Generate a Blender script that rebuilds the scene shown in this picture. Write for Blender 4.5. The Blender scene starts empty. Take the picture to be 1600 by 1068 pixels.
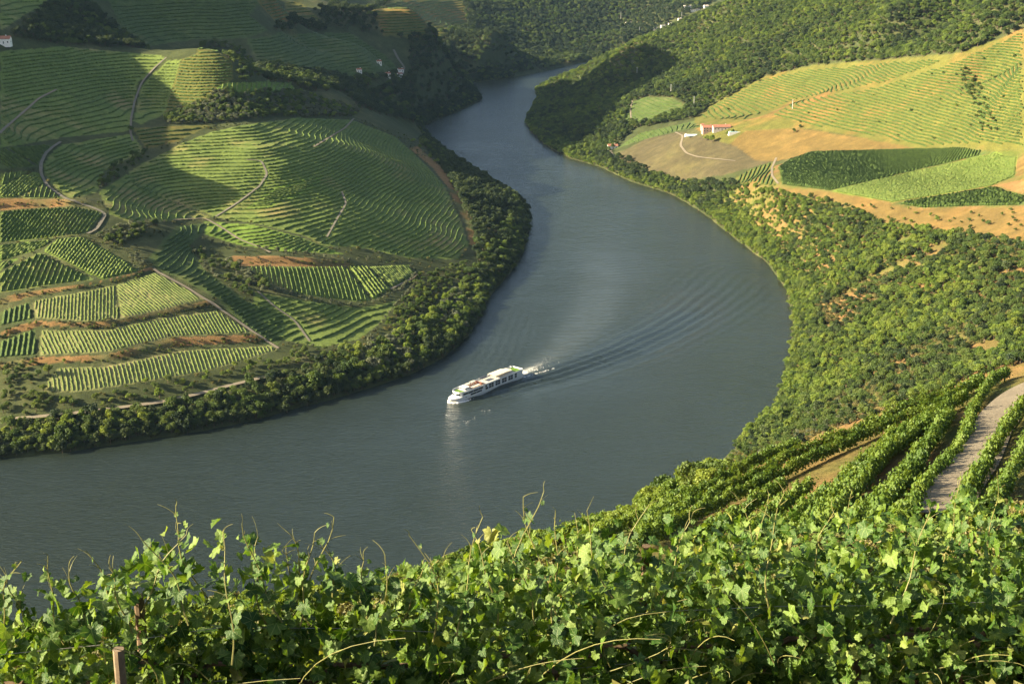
import bpy, bmesh, math, random, time
import numpy as np
from mathutils import Vector, Matrix, Euler

T0 = time.time()
scene = bpy.context.scene
COL = scene.collection
rng = np.random.default_rng(7)
random.seed(7)

# ------------------------------------------------------------------ camera, sky, sun, exposure
cam_data = bpy.data.cameras.new('camera')
cam_data.sensor_width = 36.0
cam_data.lens = 45.0
cam_data.clip_start = 0.2
cam_data.clip_end = 9000.0
cam = bpy.data.objects.new('camera', cam_data)
cam.location = (0, 0, 270)
cam.rotation_euler = (math.radians(90 - 18.1), 0, 0)
COL.objects.link(cam)
scene.camera = cam

SUN_EL = math.radians(24.0)
SUN_AZ = math.radians(-10.0)       # the sun stands to the left, a little behind the camera
SUN_DIR = Vector((-math.cos(SUN_AZ) * math.cos(SUN_EL), math.sin(SUN_AZ) * math.cos(SUN_EL), math.sin(SUN_EL)))
world = bpy.data.worlds.new('World')
scene.world = world
world.use_nodes = True
wn = world.node_tree
wn.nodes.clear()
sky_n = wn.nodes.new('ShaderNodeTexSky')
sky_n.sky_type = 'NISHITA'
sky_n.sun_disc = False
sky_n.sun_elevation = SUN_EL
sky_n.sun_rotation = math.radians(260.0)
sky_n.altitude = 200
sky_n.air_density = 1.0
sky_n.dust_density = 4.0
sky_n.ozone_density = 1.0
bg_n = wn.nodes.new('ShaderNodeBackground')
bg_n.inputs['Strength'].default_value = 0.066
out_n = wn.nodes.new('ShaderNodeOutputWorld')
wn.links.new(sky_n.outputs[0], bg_n.inputs[0])
wn.links.new(bg_n.outputs[0], out_n.inputs[0])

sun_data = bpy.data.lights.new('sun', 'SUN')
sun_data.energy = 5.0
sun_data.angle = math.radians(0.5)
sun_data.color = (1.0, 0.87, 0.62)
sun = bpy.data.objects.new('sun', sun_data)
sun.location = (-200, 50, 600)
sun.rotation_euler = SUN_DIR.to_track_quat('Z', 'Y').to_euler()
COL.objects.link(sun)

vs = scene.view_settings
scene.display_settings.display_device = 'sRGB'
vs.view_transform = 'Standard'
vs.look = 'None'
vs.exposure = 2.12
vs.gamma = 1.0
vs.use_curve_mapping = False
scene.render.engine = 'CYCLES'
scene.cycles.use_denoising = True
scene.cycles.max_bounces = 6
scene.cycles.diffuse_bounces = 2
scene.cycles.glossy_bounces = 3
scene.cycles.transmission_bounces = 4
scene.cycles.transparent_max_bounces = 6
scene.cycles.volume_bounces = 0
scene.cycles.sample_clamp_indirect = 6.0

# ------------------------------------------------------------------ terrain heights
CAM_H = 270.0
F = 2000.0                      # focal length in photo pixels (1600 wide)
PITCH = math.radians(18.1)
CP, SP = math.cos(PITCH), math.sin(PITCH)

def ray(u, v):
    u = np.asarray(u, float); v = np.asarray(v, float)
    x = (u - 800.0) / F; y = -(v - 534.0) / F
    return np.stack([x, CP + y * SP, -SP + y * CP], -1)

def at_z(u, v, z):
    d = ray(u, v); t = (z - CAM_H) / d[..., 2]
    return (d[..., 0] * t, d[..., 1] * t, z)

def at_y(u, v, Y):
    d = ray(u, v); t = Y / d[..., 1]
    return (d[..., 0] * t, Y, CAM_H + d[..., 2] * t)

SHORE_L = [(-60,722),(0,715),(100,705),(200,690),(300,675),(400,655),(450,640),(520,622),(580,604),(640,584),(690,560),
           (722,533),(745,500),(765,460),(792,430),(815,398),(826,350),(824,325),(800,305),(770,287),(740,268),(700,243),(672,218),(658,200),
           (680,187),(720,172),(751,156),(738,138),(736,130),(800,121),(860,109),(900,99),(960,90)]
SHORE_R = [(975,108),(930,120),(885,129),(852,134),(836,141),(842,152),(822,192),(834,208),(854,228),(892,248),(940,261),(985,283),(1050,303),
           (1076,318),(1102,334),(1152,374),(1200,410),(1232,455),(1242,505),(1238,555),(1218,635),(1150,700)]
def shore_world():
    L = [at_z(u, v, 0.0)[:2] for u, v in SHORE_L]
    R = [at_z(u, v, 0.0)[:2] for u, v in SHORE_R]
    near = [(88.,578.), (54.,512.), (20.,458.), (-60.,404.), (-200.,378.), (-400.,370.), (-1200.,360.)]
    return [(-1200., 640.), (-700., 636.)] + L + R + near
RIVER = np.array(shore_world())

CZ = [  # (u, v, z): photo pixel and height above the river
 # left bank, railway bench and lower fields
 (0,655,11),(130,645,11),(260,628,12),(355,605,12),(470,575,13),(560,550,13),(670,490,13),(745,410,13),(780,360,13),(790,320,13),(768,298,12),
 (100,615,20),(100,580,26),(100,545,31),(100,520,38),(100,450,52),(100,400,64),(100,340,76),(100,320,82),(100,260,92),(30,230,98),(100,215,99),
 (0,610,21),(0,540,32),(0,460,50),(0,400,63),(0,330,78),(-150,500,42),(-150,330,84),(-150,600,22),
 (200,600,20),(210,540,30),(210,480,42),(300,565,20),(300,500,34),(430,545,17),(390,515,26),(330,460,43),(220,425,54),(150,375,68),(180,330,76),
 (330,415,41),(420,500,24),(470,540,17),(380,412,45),(480,460,33),(600,470,21),(645,428,19),(560,408,31),(310,345,54),(400,370,50),(540,500,16),
 (270,385,57),(250,345,66),
 # the rounded terraced hill
 (270,235,85),(390,193,98),(300,300,66),(350,250,82),(200,265,80),(450,250,80),(500,300,60),(550,190,76),(600,250,60),(650,320,36),
 (600,380,34),(500,370,45),(420,310,62),(700,400,19),(740,385,17),(700,290,27),(640,215,50),(690,250,27),(180,300,76),
 (450,195,90),(500,220,80),
 # woods and the small hill behind
 (260,185,94),(400,170,100),(500,160,90),(320,65,160),(375,90,146),(300,130,126),(250,100,125),(420,130,119),(525,140,96),
 # dark hillside upper left
 (100,150,125),(200,150,116),(230,200,99),(60,200,112),(100,70,161),(0,65,168),(150,60,158),(200,75,150),(240,85,140),(100,15,184),(0,0,196),
 (0,150,130),(-150,150,150),(-150,60,190),(40,30,182),
 (200,20,172),(250,50,150),(330,20,150),(380,50,128),
 # far hills, left of the river
 (450,75,118),(560,60,124),(600,100,100),(500,110,104),(640,125,70),(600,170,54),(700,170,24),(680,150,34),(740,145,9),(560,150,76),
 (680,100,80),(720,120,50),(760,110,42),(780,60,70),(850,60,78),(900,60,58),(850,95,16),(800,0,138),(950,30,88),(980,50,48),(1060,10,98),
 (650,30,126),(650,0,158),(620,55,110),(700,60,113),(730,30,132),(450,10,148),(480,40,128),(520,5,146),(400,20,145),(550,30,120),
 # right bank: wooded mountain and promontory
 (985,66,96),(1150,0,160),(1300,0,172),(1100,170,50),(1200,120,88),(1300,130,95),(1200,150,74),(1450,95,122),(1500,50,155),(1300,60,135),
 (1400,0,185),(1450,60,148),(1500,20,172),(1550,0,196),(1200,0,162),(1100,50,115),(1200,60,125),(1050,110,70),(950,130,44),(900,170,18),(870,190,7),(1000,190,34),(1000,150,50),
 (921,99,56),(872,121,29),(850,134,9),(905,135,22),
 # golden hill
 (1382,132,111),(1512,87,148),(1600,46,184),(1240,158,84),(1200,180,62),(1200,230,48),(1400,232,68),(1600,235,90),(1500,180,103),(1400,190,85),
 (1500,130,130),(1537,150,113),(1545,200,98),(1600,130,141),(1750,100,165),(1750,200,130),
 # plateau
 (1220,260,51),(1400,270,62),(1600,270,82),(1600,325,80),(1400,325,60),(1300,300,55),(1215,290,48),(1150,285,38),(1750,300,100),
 (1110,205,52),(1050,240,29),(1000,245,17),(1100,270,27),(1180,235,45),(950,230,8),(1100,190,55),
 # scrub slope
 (1600,500,70),(1600,560,88),(1600,400,75),(1600,370,78),(1400,500,35),(1400,400,45),(1400,600,48),(1300,600,21),(1300,645,26),
 (1250,400,13),(1300,450,20),(1200,350,21),(1300,350,42),(1500,450,53),(1500,600,72),(1265,540,10),(1262,620,12),
]
CY = [  # (u, v, Y): photo pixel and distance ahead
 (1520,606,140),(1600,580,145),(1400,643,132),(1200,722,120),(1030,812,105),(1060,772,200),(1100,738,310),(1000,790,240),(850,850,98),(720,884,70),(900,848,125),(800,868,120),(700,898,105),(640,918,95),(560,945,90),(960,826,140),(900,850,160),(800,874,160),(700,905,150),
 (1560,660,110),(1480,720,95),(1350,720,105),(1420,790,78),(1200,800,92),(1100,850,80),(1600,700,92),(1600,780,70),(1300,850,66),(950,890,70),
]
CX = [  # (X, Y, z): places the photo cannot see
 (0,-3,269.3),(0,0,268.3),(-4,0,268.2),(5,0,268.6),(0,3.2,267.7),(-4,3.2,267.6),(5,3.2,268.0),(0,6,265.2),(-3.5,6,264.9),(4,6,265.7),(-8,6,264.6),(9,6,266.1),
 (0,12,260.5),(-8,12,259.5),(8,12,262.),(0,30,249),(-20,30,246),(20,30,252),(-60,30,246),(60,40,250),(-15,60,228),(-60,60,226),
 (0,-50,290),(100,-50,300),(-100,-50,290),(200,-50,320),(200,60,275),(200,150,245),(-200,0,280),
 (-60,150,178),(-40,250,110),(-60,350,34),(-200,250,105),(-200,340,26),(-400,250,90),(-400,335,24),(-300,120,200),(-700,250,130),(-700,330,22),(-900,100,230),
 (20,250,132),(25,390,42),(50,470,22),(62,400,74),
 (95,250,140),(110,400,72),(120,520,36),(92,535,22),
 (90,330,106),
 (100,200,176),(150,240,152),(160,340,112),(230,240,160),(250,340,120),(330,200,200),(380,350,125),(500,500,100),(600,700,130),(700,1000,230),(900,1300,330),
 (420,620,82),
 (-900,900,120),(-1100,700,110),(-1150,1200,330),(-640,1300,276),(-640,1210,268),(-640,1110,253),(-640,1010,240),(-650,925,118),(-640,1380,280),(-650,1500,370),(-650,1600,400),(-1300,500,80),  # unseen left ridges, heights shaped to throw shade over the left bank
 (-900,1500,330),(-430,1770,400),(-440,1870,410),(-470,2050,190),(-620,2020,225),(-540,1830,430),(-500,1700,370),(-400,2120,185),(-540,2200,205),(-700,2250,215),(-330,1690,235),(-750,1950,330),(-1150,2000,340),(-400,2400,190),(-1000,2800,380),(-300,3000,190),(100,3100,160),(500,3400,170),  # unseen hills, several raised to cast shade on the promontory
 (900,2600,280),(500,2500,200),(700,2000,260),(600,2900,140),(1000,1900,380),(300,2400,60),(250,2900,40),(-1200,3500,350),(1000,3500,260),
 (190,2700,3),(330,2750,3),
]
def control_points():
    P = [at_z(*c) for c in CZ] + [at_y(*c) for c in CY] + [tuple(map(float, c)) for c in CX]
    P = [tuple(float(q) for q in p) for p in P]
    # the shore itself, a little above the water
    n = len(RIVER)
    for i in range(n):
        a = RIVER[i]; b = RIVER[(i + 1) % n]
        m = max(1, int(np.hypot(*(b - a)) // 60))
        for k in range(min(m, 8)):
            q = a + (b - a) * k / m
            P.append((float(q[0]), float(q[1]), 0.6))
    return np.array(P)

def seg_dist(px, py, poly, closed=True):
    best = np.full(px.shape, 1e9)
    n = len(poly)
    for i in range(n if closed else n - 1):
        ax, ay = poly[i]; bx, by = poly[(i + 1) % n]
        dx, dy = bx - ax, by - ay
        L = dx * dx + dy * dy + 1e-9
        t = np.clip(((px - ax) * dx + (py - ay) * dy) / L, 0, 1)
        best = np.minimum(best, (px - ax - t * dx) ** 2 + (py - ay - t * dy) ** 2)
    return np.sqrt(best)

def in_poly(px, py, poly):
    c = np.zeros(px.shape, bool)
    n = len(poly)
    for i in range(n):
        ax, ay = poly[i]; bx, by = poly[(i + 1) % n]
        if ay == by: continue
        k = ((ay > py) != (by > py)) & (px < (bx - ax) * (py - ay) / (by - ay) + ax)
        c ^= k
    return c

def blur(a, s):
    r = int(3 * s + 1); k = np.exp(-0.5 * (np.arange(-r, r + 1) / s) ** 2); k /= k.sum()
    p = np.pad(a, ((r, r), (0, 0)), 'edge')
    a = sum(k[i] * p[i:i + a.shape[0]] for i in range(2 * r + 1))
    p = np.pad(a, ((0, 0), (r, r)), 'edge')
    return sum(k[i] * p[:, i:i + a.shape[1]] for i in range(2 * r + 1))

def lattice(ix, iy, seed):
    h = (ix.astype(np.int64) * 374761393 + iy.astype(np.int64) * 668265263 + seed * 1442695041) & 0xFFFFFFFF
    h = ((h ^ (h >> 13)) * 1274126177) & 0xFFFFFFFF
    return ((h ^ (h >> 16)) & 0xFFFF) / 65535.0

def vnoise(x, y, seed=0):
    ix = np.floor(x); iy = np.floor(y); fx = x - ix; fy = y - iy
    fx = fx * fx * (3 - 2 * fx); fy = fy * fy * (3 - 2 * fy)
    a = lattice(ix, iy, seed); b = lattice(ix + 1, iy, seed); c = lattice(ix, iy + 1, seed); d = lattice(ix + 1, iy + 1, seed)
    return (a * (1 - fx) + b * fx) * (1 - fy) + (c * (1 - fx) + d * fx) * fy

def fbm(x, y, seed=0, n=4):
    s = 0; a = 0.5
    for i in range(n):
        s = s + a * (vnoise(x, y, seed + i) - 0.5); x = x * 2.03 + 3.1; y = y * 2.03 + 1.7; a *= 0.5
    return s

class Grid:
    def __init__(s, x0, x1, y0, y1, h):
        s.x0, s.y0, s.h = x0, y0, h
        s.nx = int((x1 - x0) / h) + 1; s.ny = int((y1 - y0) / h) + 1
        s.X, s.Y = np.meshgrid(x0 + h * np.arange(s.nx), y0 + h * np.arange(s.ny))
    def __call__(s, x, y, A=None):
        A = s.Z if A is None else A
        fx = np.clip((np.asarray(x, float) - s.x0) / s.h, 0, s.nx - 1.001); fy = np.clip((np.asarray(y, float) - s.y0) / s.h, 0, s.ny - 1.001)
        ix = fx.astype(int); iy = fy.astype(int); fx = fx - ix; fy = fy - iy
        return (A[iy, ix] * (1 - fx) + A[iy, ix + 1] * fx) * (1 - fy) + (A[iy + 1, ix] * (1 - fx) + A[iy + 1, ix + 1] * fx) * fy

def rbf_fit(P):
    d = np.hypot(P[:, None, 0] - P[None, :, 0], P[:, None, 1] - P[None, :, 1])
    n = len(P)
    A = np.zeros((n + 3, n + 3)); A[:n, :n] = -d; A[:n, n] = 1; A[:n, n + 1] = P[:, 0] / 1000; A[:n, n + 2] = P[:, 1] / 1000
    A[n:, :n] = A[:n, n:].T
    A[np.arange(n), np.arange(n)] -= 0.0
    b = np.zeros(n + 3); b[:n] = P[:, 2]
    return np.linalg.solve(A, b)

def rbf_eval(P, w, x, y):
    sh = x.shape; x = x.ravel(); y = y.ravel(); o = np.empty(len(x)); n = len(P)
    for i in range(0, len(x), 20000):
        a = x[i:i + 20000, None]; b = y[i:i + 20000, None]
        d = np.sqrt((a - P[None, :, 0]) ** 2 + (b - P[None, :, 1]) ** 2)
        o[i:i + 20000] = -(d @ w[:n]) + w[n] + a[:, 0] / 1000 * w[n + 1] + b[:, 0] / 1000 * w[n + 2]
    return o.reshape(sh)

CPTS = control_points()
_w = rbf_fit(CPTS)
G1 = Grid(-1300, 1100, -150, 3600, 7.0)
G2 = Grid(-170, 230, -50, 330, 2.0)
_z = rbf_eval(CPTS, _w, G1.X, G1.Y)
_sd = seg_dist(G1.X, G1.Y, RIVER); _in = in_poly(G1.X, G1.Y, RIVER)
G1.SD = np.where(_in, -_sd, _sd)
_zb = blur(_z, 2.2)
_near = np.clip((330 - G1.Y) / 80, 0, 1) * (np.abs(G1.X) < 400)
_zb = _zb * (1 - _near) + blur(_z, 1.0) * _near
_rel = np.clip(G1.SD / 200, 0, 1)
_zb = _zb + _rel * (fbm(G1.X / 120, G1.Y / 120, 5, 4) * 14 + fbm(G1.X / 30, G1.Y / 30, 9, 3) * 3.0) * np.clip((G1.Y - 250) / 150, 0, 1)
_land = np.clip(_zb, 0.3 + np.clip(G1.SD, 0, 12) * 0.30, 0.6 + np.maximum(G1.SD, 0) * 0.62 + np.maximum(G1.SD - 22, 0) * 3.0)
G1.Z = np.where(G1.SD > 0, _land, np.maximum(-7.0, G1.SD * 0.35))
_z2 = rbf_eval(CPTS, _w, G2.X, G2.Y)
G2.Z = blur(_z2, 1.5)
G3 = Grid(-14, 16, -6, 34, 0.25)
G3.Z = blur(rbf_eval(CPTS, _w, G3.X, G3.Y), 2.0)

def ss(a, b, x):
    t = np.clip((x - a) / (b - a), 0, 1); return t * t * (3 - 2 * t)

def height(x, y):
    x = np.asarray(x, float); y = np.asarray(y, float)
    z = G1(x, y)
    e = ss(0, 40, np.minimum.reduce([x + 160, 220 - x, y + 40, 320 - y]))
    z = z * (1 - e) + G2(x, y) * e
    e = ss(0, 6, np.minimum.reduce([x + 13, 15 - x, y + 5, 33 - y]))
    z = z * (1 - e) + G3(x, y) * e
    return z

def hit(u, v, tmin=15.0, tmax=4200.0, lift=0.0):
    """where the sight line through photo pixel (u, v) meets the ground"""
    u = np.atleast_1d(np.asarray(u, float)); v = np.atleast_1d(np.asarray(v, float))
    d = ray(u, v); n = len(u)
    ts = tmin * (tmax / tmin) ** np.linspace(0, 1, 700)
    lo = np.full(n, tmax); hi = np.full(n, tmax); done = np.zeros(n, bool)
    for i in range(1, len(ts)):
        k = ~done
        if not k.any(): break
        p = d[k] * ts[i]
        below = p[:, 2] + CAM_H < np.maximum(height(p[:, 0], p[:, 1]), 0.0) + lift
        idx = np.flatnonzero(k)[below]
        lo[idx] = ts[i - 1]; hi[idx] = ts[i]; done[idx] = True
    for _ in range(12):
        m = (lo + hi) / 2; p = d * m[:, None]
        b = p[:, 2] + CAM_H < np.maximum(height(p[:, 0], p[:, 1]), 0.0) + lift
        hi = np.where(b, m, hi); lo = np.where(b, lo, m)
    p = d * hi[:, None]
    return np.stack([p[:, 0], p[:, 1], np.maximum(height(p[:, 0], p[:, 1]), 0)], -1)
# ------------------------------------------------------------------ helpers
def tag(o, label=None, cat=None, group=None, kind=None):
    if label: o['label'] = label
    if cat: o['category'] = cat
    if group: o['group'] = group
    if kind: o['kind'] = kind
    return o

def np_mesh(name, V, faces, mats=(), smooth=False, midx=None, attrs=None):
    """faces: an (n, 3) or (n, 4) array, or a list of such arrays"""
    if not isinstance(faces, list): faces = [faces]
    faces = [np.asarray(f, np.int64) for f in faces if len(f)]
    me = bpy.data.meshes.new(name)
    V = np.asarray(V, np.float32)
    me.vertices.add(len(V)); me.vertices.foreach_set('co', V.ravel())
    lt = np.concatenate([np.full(len(f), f.shape[1], np.int32) for f in faces])
    li = np.concatenate([f.ravel() for f in faces]).astype(np.int32)
    me.loops.add(len(li)); me.loops.foreach_set('vertex_index', li)
    me.polygons.add(len(lt))
    ls = np.concatenate([[0], np.cumsum(lt)[:-1]]).astype(np.int32)
    me.polygons.foreach_set('loop_start', ls); me.polygons.foreach_set('loop_total', lt)
    if midx is not None: me.polygons.foreach_set('material_index', np.asarray(midx, np.int32))
    me.polygons.foreach_set('use_smooth', np.full(len(lt), bool(smooth)))
    for m in mats: me.materials.append(m)
    for k, (typ, dom, data) in (attrs or {}).items():
        a = me.attributes.new(k, typ, dom)
        a.data.foreach_set('color' if 'COLOR' in typ else ('vector' if typ == 'FLOAT_VECTOR' else 'value'), np.asarray(data, np.float32).ravel())
    me.update(); me.validate(clean_customdata=False)
    return me

def link(name, me, parent=None, loc=None, rot=None, scale=None):
    o = bpy.data.objects.new(name, me)
    COL.objects.link(o)
    if parent is not None: o.parent = parent
    if loc is not None: o.location = loc
    if rot is not None: o.rotation_euler = rot
    if scale is not None: o.scale = scale
    return o

def empty(name, loc=(0, 0, 0), rz=0.0):
    o = bpy.data.objects.new(name, None)
    o.empty_display_size = 0.5
    o.location = loc; o.rotation_euler = (0, 0, rz)
    COL.objects.link(o)
    return o

class MB:
    """collects simple solids, then links them as one mesh object"""
    def __init__(s): s.v = []; s.f = []
    def add(s, v, f):
        n = len(s.v); s.v += [tuple(p) for p in v]; s.f += [tuple(i + n for i in q) for q in f]; return s
    def box(s, x0, x1, y0, y1, z0, z1):
        return s.add([(x0,y0,z0),(x1,y0,z0),(x1,y1,z0),(x0,y1,z0),(x0,y0,z1),(x1,y0,z1),(x1,y1,z1),(x0,y1,z1)],
                     [(3,2,1,0),(4,5,6,7),(0,1,5,4),(1,2,6,5),(2,3,7,6),(3,0,4,7)])
    def prism(s, pts, z0, z1):
        n = len(pts); v = [(x, y, z0) for x, y in pts] + [(x, y, z1) for x, y in pts]
        f = [tuple(range(n - 1, -1, -1)), tuple(range(n, 2 * n))] + [(i, (i + 1) % n, n + (i + 1) % n, n + i) for i in range(n)]
        return s.add(v, f)
    def loft(s, rings, cap=True):
        n = len(rings[0]); v = [p for r in rings for p in r]; f = []
        for k in range(len(rings) - 1):
            for i in range(n):
                j = (i + 1) % n; f.append((k * n + i, k * n + j, (k + 1) * n + j, (k + 1) * n + i))
        if cap: f.append(tuple(range(n - 1, -1, -1))); f.append(tuple((len(rings) - 1) * n + i for i in range(n)))
        return s.add(v, f)
    def tube(s, pts, r, sides=5):
        pts = [Vector(p) for p in pts]; rings = []
        rr = r if isinstance(r, (list, tuple)) else [r] * len(pts)
        for i, p in enumerate(pts):
            d = (pts[min(i + 1, len(pts) - 1)] - pts[max(i - 1, 0)])
            if d.length < 1e-9: d = Vector((0, 0, 1))
            d.normalize(); a = d.cross(Vector((0.31, 0.17, 0.93)))
            if a.length < 1e-3: a = d.cross(Vector((1, 0, 0)))
            a.normalize(); b = d.cross(a)
            rings.append([tuple(p + (a * math.cos(t) + b * math.sin(t)) * rr[i]) for t in [2 * math.pi * k / sides for k in range(sides)]])
        return s.loft(rings)
    def mesh(s, name, mat, smooth=False):
        me = bpy.data.meshes.new(name); me.from_pydata(s.v, [], s.f); me.materials.append(mat)
        if smooth: me.polygons.foreach_set('use_smooth', [True] * len(me.polygons))
        me.update(); return me
    def build(s, name, mat, parent=None, smooth=False, loc=None, rot=None):
        return link(name, s.mesh(name, mat, smooth), parent, loc, rot)

# ------------------------------------------------------------------ materials
class NT:
    def __init__(s, name):
        s.m = bpy.data.materials.new(name); s.m.use_nodes = True
        s.t = s.m.node_tree; s.t.nodes.clear()
        s.out = s.t.nodes.new('ShaderNodeOutputMaterial')
    def n(s, typ, **kw):
        nd = s.t.nodes.new('ShaderNode' + typ)
        for k, v in kw.items():
            if k.startswith('i_'):
                key = k[2:].replace('_', ' ')
                s.set(nd, key, v)
            else: setattr(nd, k, v)
        return nd
    def set(s, nd, key, v):
        sock = nd.inputs[int(key)] if key.isdigit() else nd.inputs[key]
        if isinstance(v, bpy.types.NodeSocket): s.t.links.new(v, sock)
        else: sock.default_value = v
    def link(s, a, b): s.t.links.new(a, b)
    def noise(s, scale, detail=4, rough=0.55, vec=None, dist=0.0):
        nd = s.n('TexNoise'); nd.inputs['Scale'].default_value = scale; nd.inputs['Detail'].default_value = detail
        nd.inputs['Roughness'].default_value = rough; nd.inputs['Distortion'].default_value = dist
        if vec is not None: s.link(vec, nd.inputs['Vector'])
        return nd.outputs['Fac']
    def pos(s): return s.n('NewGeometry').outputs['Position']
    def obj(s): return s.n('TexCoord').outputs['Object']
    def ramp(s, fac, stops):
        nd = s.n('ValToRGB'); s.link(fac, nd.inputs['Fac']); e = nd.color_ramp.elements
        while len(e) < len(stops): e.new(0.5)
        for q, (p, c) in zip(e, stops): q.position = p; q.color = (*c, 1)
        return nd.outputs['Color']
    def mix(s, fac, a, b, blend='MIX'):
        nd = s.n('Mix', data_type='RGBA', blend_type=blend)
        for key, v in ((0, fac), (6, a), (7, b)):
            if isinstance(v, bpy.types.NodeSocket): s.link(v, nd.inputs[key])
            else: nd.inputs[key].default_value = v if key == 0 else (*v, 1)
        return nd.outputs[2]
    def math(s, op, a, b=0.0, c=None):
        nd = s.n('Math', operation=op)
        for k, v in ((0, a), (1, b), (2, c)):
            if v is None: continue
            if isinstance(v, bpy.types.NodeSocket): s.link(v, nd.inputs[k])
            else: nd.inputs[k].default_value = v
        return nd.outputs[0]
    def attr(s, name): return s.n('Attribute', attribute_name=name)
    def bump(s, h, strength=0.5, dist=0.1):
        nd = s.n('Bump'); nd.inputs['Strength'].default_value = strength; nd.inputs['Distance'].default_value = dist
        s.link(h, nd.inputs['Height']); return nd.outputs['Normal']
    def principled(s, color, rough=0.7, spec=0.3, metal=0.0, normal=None):
        nd = s.n('BsdfPrincipled')
        for key, v in (('Base Color', color), ('Roughness', rough), ('Metallic', metal)):
            if isinstance(v, bpy.types.NodeSocket): s.link(v, nd.inputs[key])
            else: nd.inputs[key].default_value = (*v, 1) if key == 'Base Color' else v
        nd.inputs['Specular IOR Level'].default_value = spec
        if normal is not None: s.link(normal, nd.inputs['Normal'])
        return nd
    def done(s, shader):
        s.link(shader.outputs[0] if hasattr(shader, 'outputs') else shader, s.out.inputs['Surface']); return s.m

def plain(name, color, rough=0.6, spec=0.3, metal=0.0, var=0.12, scale=3.0):
    t = NT(name); f = t.noise(scale, 5, 0.6, t.obj())
    lo = tuple(c * (1 - var) for c in color); hi = tuple(min(1, c * (1 + var)) for c in color)
    c = t.ramp(f, [(0.3, lo), (0.7, hi)])
    return t.done(t.principled(c, rough, spec, metal))

def foliage(name, dark, mid, light, transl=0.35, rough=0.55, tcol=None, scale=0.9):
    """leaf material: colour differs from plant to plant (Object Info random) and from spray to spray (noise)"""
    t = NT(name)
    r = t.n('ObjectInfo').outputs['Random']
    f = t.noise(scale, 3, 0.6, t.obj())
    k = t.math('ADD', t.math('MULTIPLY', r, 0.55), t.math('MULTIPLY', f, 0.55))
    c = t.ramp(k, [(0.2, dark), (0.5, mid), (0.85, light)])
    d = t.principled(c, rough, 0.25)
    tr = t.n('BsdfTranslucent')
    c2 = t.mix(1.0, c, tcol or (1.5, 1.35, 0.5), 'MULTIPLY')
    t.link(c2, tr.inputs['Color'])
    mx = t.n('MixShader'); mx.inputs[0].default_value = transl
    t.link(d.outputs[0], mx.inputs[1]); t.link(tr.outputs[0], mx.inputs[2])
    return t.done(mx)

M = {}
M['oak'] = foliage('oak_foliage', (0.036, 0.066, 0.013), (0.070, 0.108, 0.021), (0.112, 0.146, 0.030))
M['dark'] = foliage('shade_toned_foliage', (0.018, 0.034, 0.010), (0.032, 0.052, 0.014), (0.055, 0.076, 0.020), 0.25)  # darker tree colour that paints hill shade into the crowns
M['green'] = foliage('bright_foliage', (0.080, 0.132, 0.018), (0.130, 0.185, 0.026), (0.180, 0.222, 0.036))
M['olive'] = foliage('olive_foliage', (0.070, 0.085, 0.050), (0.110, 0.125, 0.070), (0.150, 0.165, 0.095), 0.2)
M['shrub'] = foliage('dry_shrub_foliage', (0.075, 0.080, 0.024), (0.120, 0.115, 0.034), (0.170, 0.150, 0.050), 0.25)
M['vine_row'] = foliage('vine_row_foliage', (0.048, 0.090, 0.015), (0.082, 0.135, 0.022), (0.125, 0.175, 0.030), 0.35, scale=0.5)
M['bark'] = plain('bark', (0.10, 0.075, 0.05), 0.9, 0.1, scale=8)
M['wood_post'] = plain('weathered_wood', (0.17, 0.125, 0.08), 0.9, 0.15, var=0.35, scale=14)
# ------------------------------------------------------------------ land cover: outlines taken where the sight lines meet the ground
def outline(px, step=18):
    """photo outline -> world XY outline, with extra points along each side so it follows the relief"""
    u, v = [], []
    n = len(px)
    for i in range(n):
        a = px[i]; b = px[(i + 1) % n]
        m = max(1, int(math.hypot(b[0] - a[0], b[1] - a[1]) // step))
        for k in range(m):
            u.append(a[0] + (b[0] - a[0]) * k / m); v.append(a[1] + (b[1] - a[1]) * k / m)
    h = hit(u, v)
    return h[:, :2]

def polyline(px, step=10):
    u, v = [], []
    for i in range(len(px) - 1):
        a = px[i]; b = px[i + 1]
        m = max(1, int(math.hypot(b[0] - a[0], b[1] - a[1]) // step))
        for k in range(m):
            u.append(a[0] + (b[0] - a[0]) * k / m); v.append(a[1] + (b[1] - a[1]) * k / m)
    u.append(px[-1][0]); v.append(px[-1][1])
    return hit(u, v)[:, :2]

C_WOOD, C_VINE, C_GOLD, C_EARTH, C_DRY, C_BROWN, C_GRASS, C_SCRUB, C_PALE, C_DARKVINE = range(10)  # dark-vine class: dark green vines, also shade put into the ground colour
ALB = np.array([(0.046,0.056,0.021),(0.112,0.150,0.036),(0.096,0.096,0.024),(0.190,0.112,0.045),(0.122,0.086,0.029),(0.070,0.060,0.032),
                (0.125,0.190,0.030),(0.190,0.140,0.055),(0.165,0.172,0.066),(0.062,0.088,0.026)])

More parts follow.
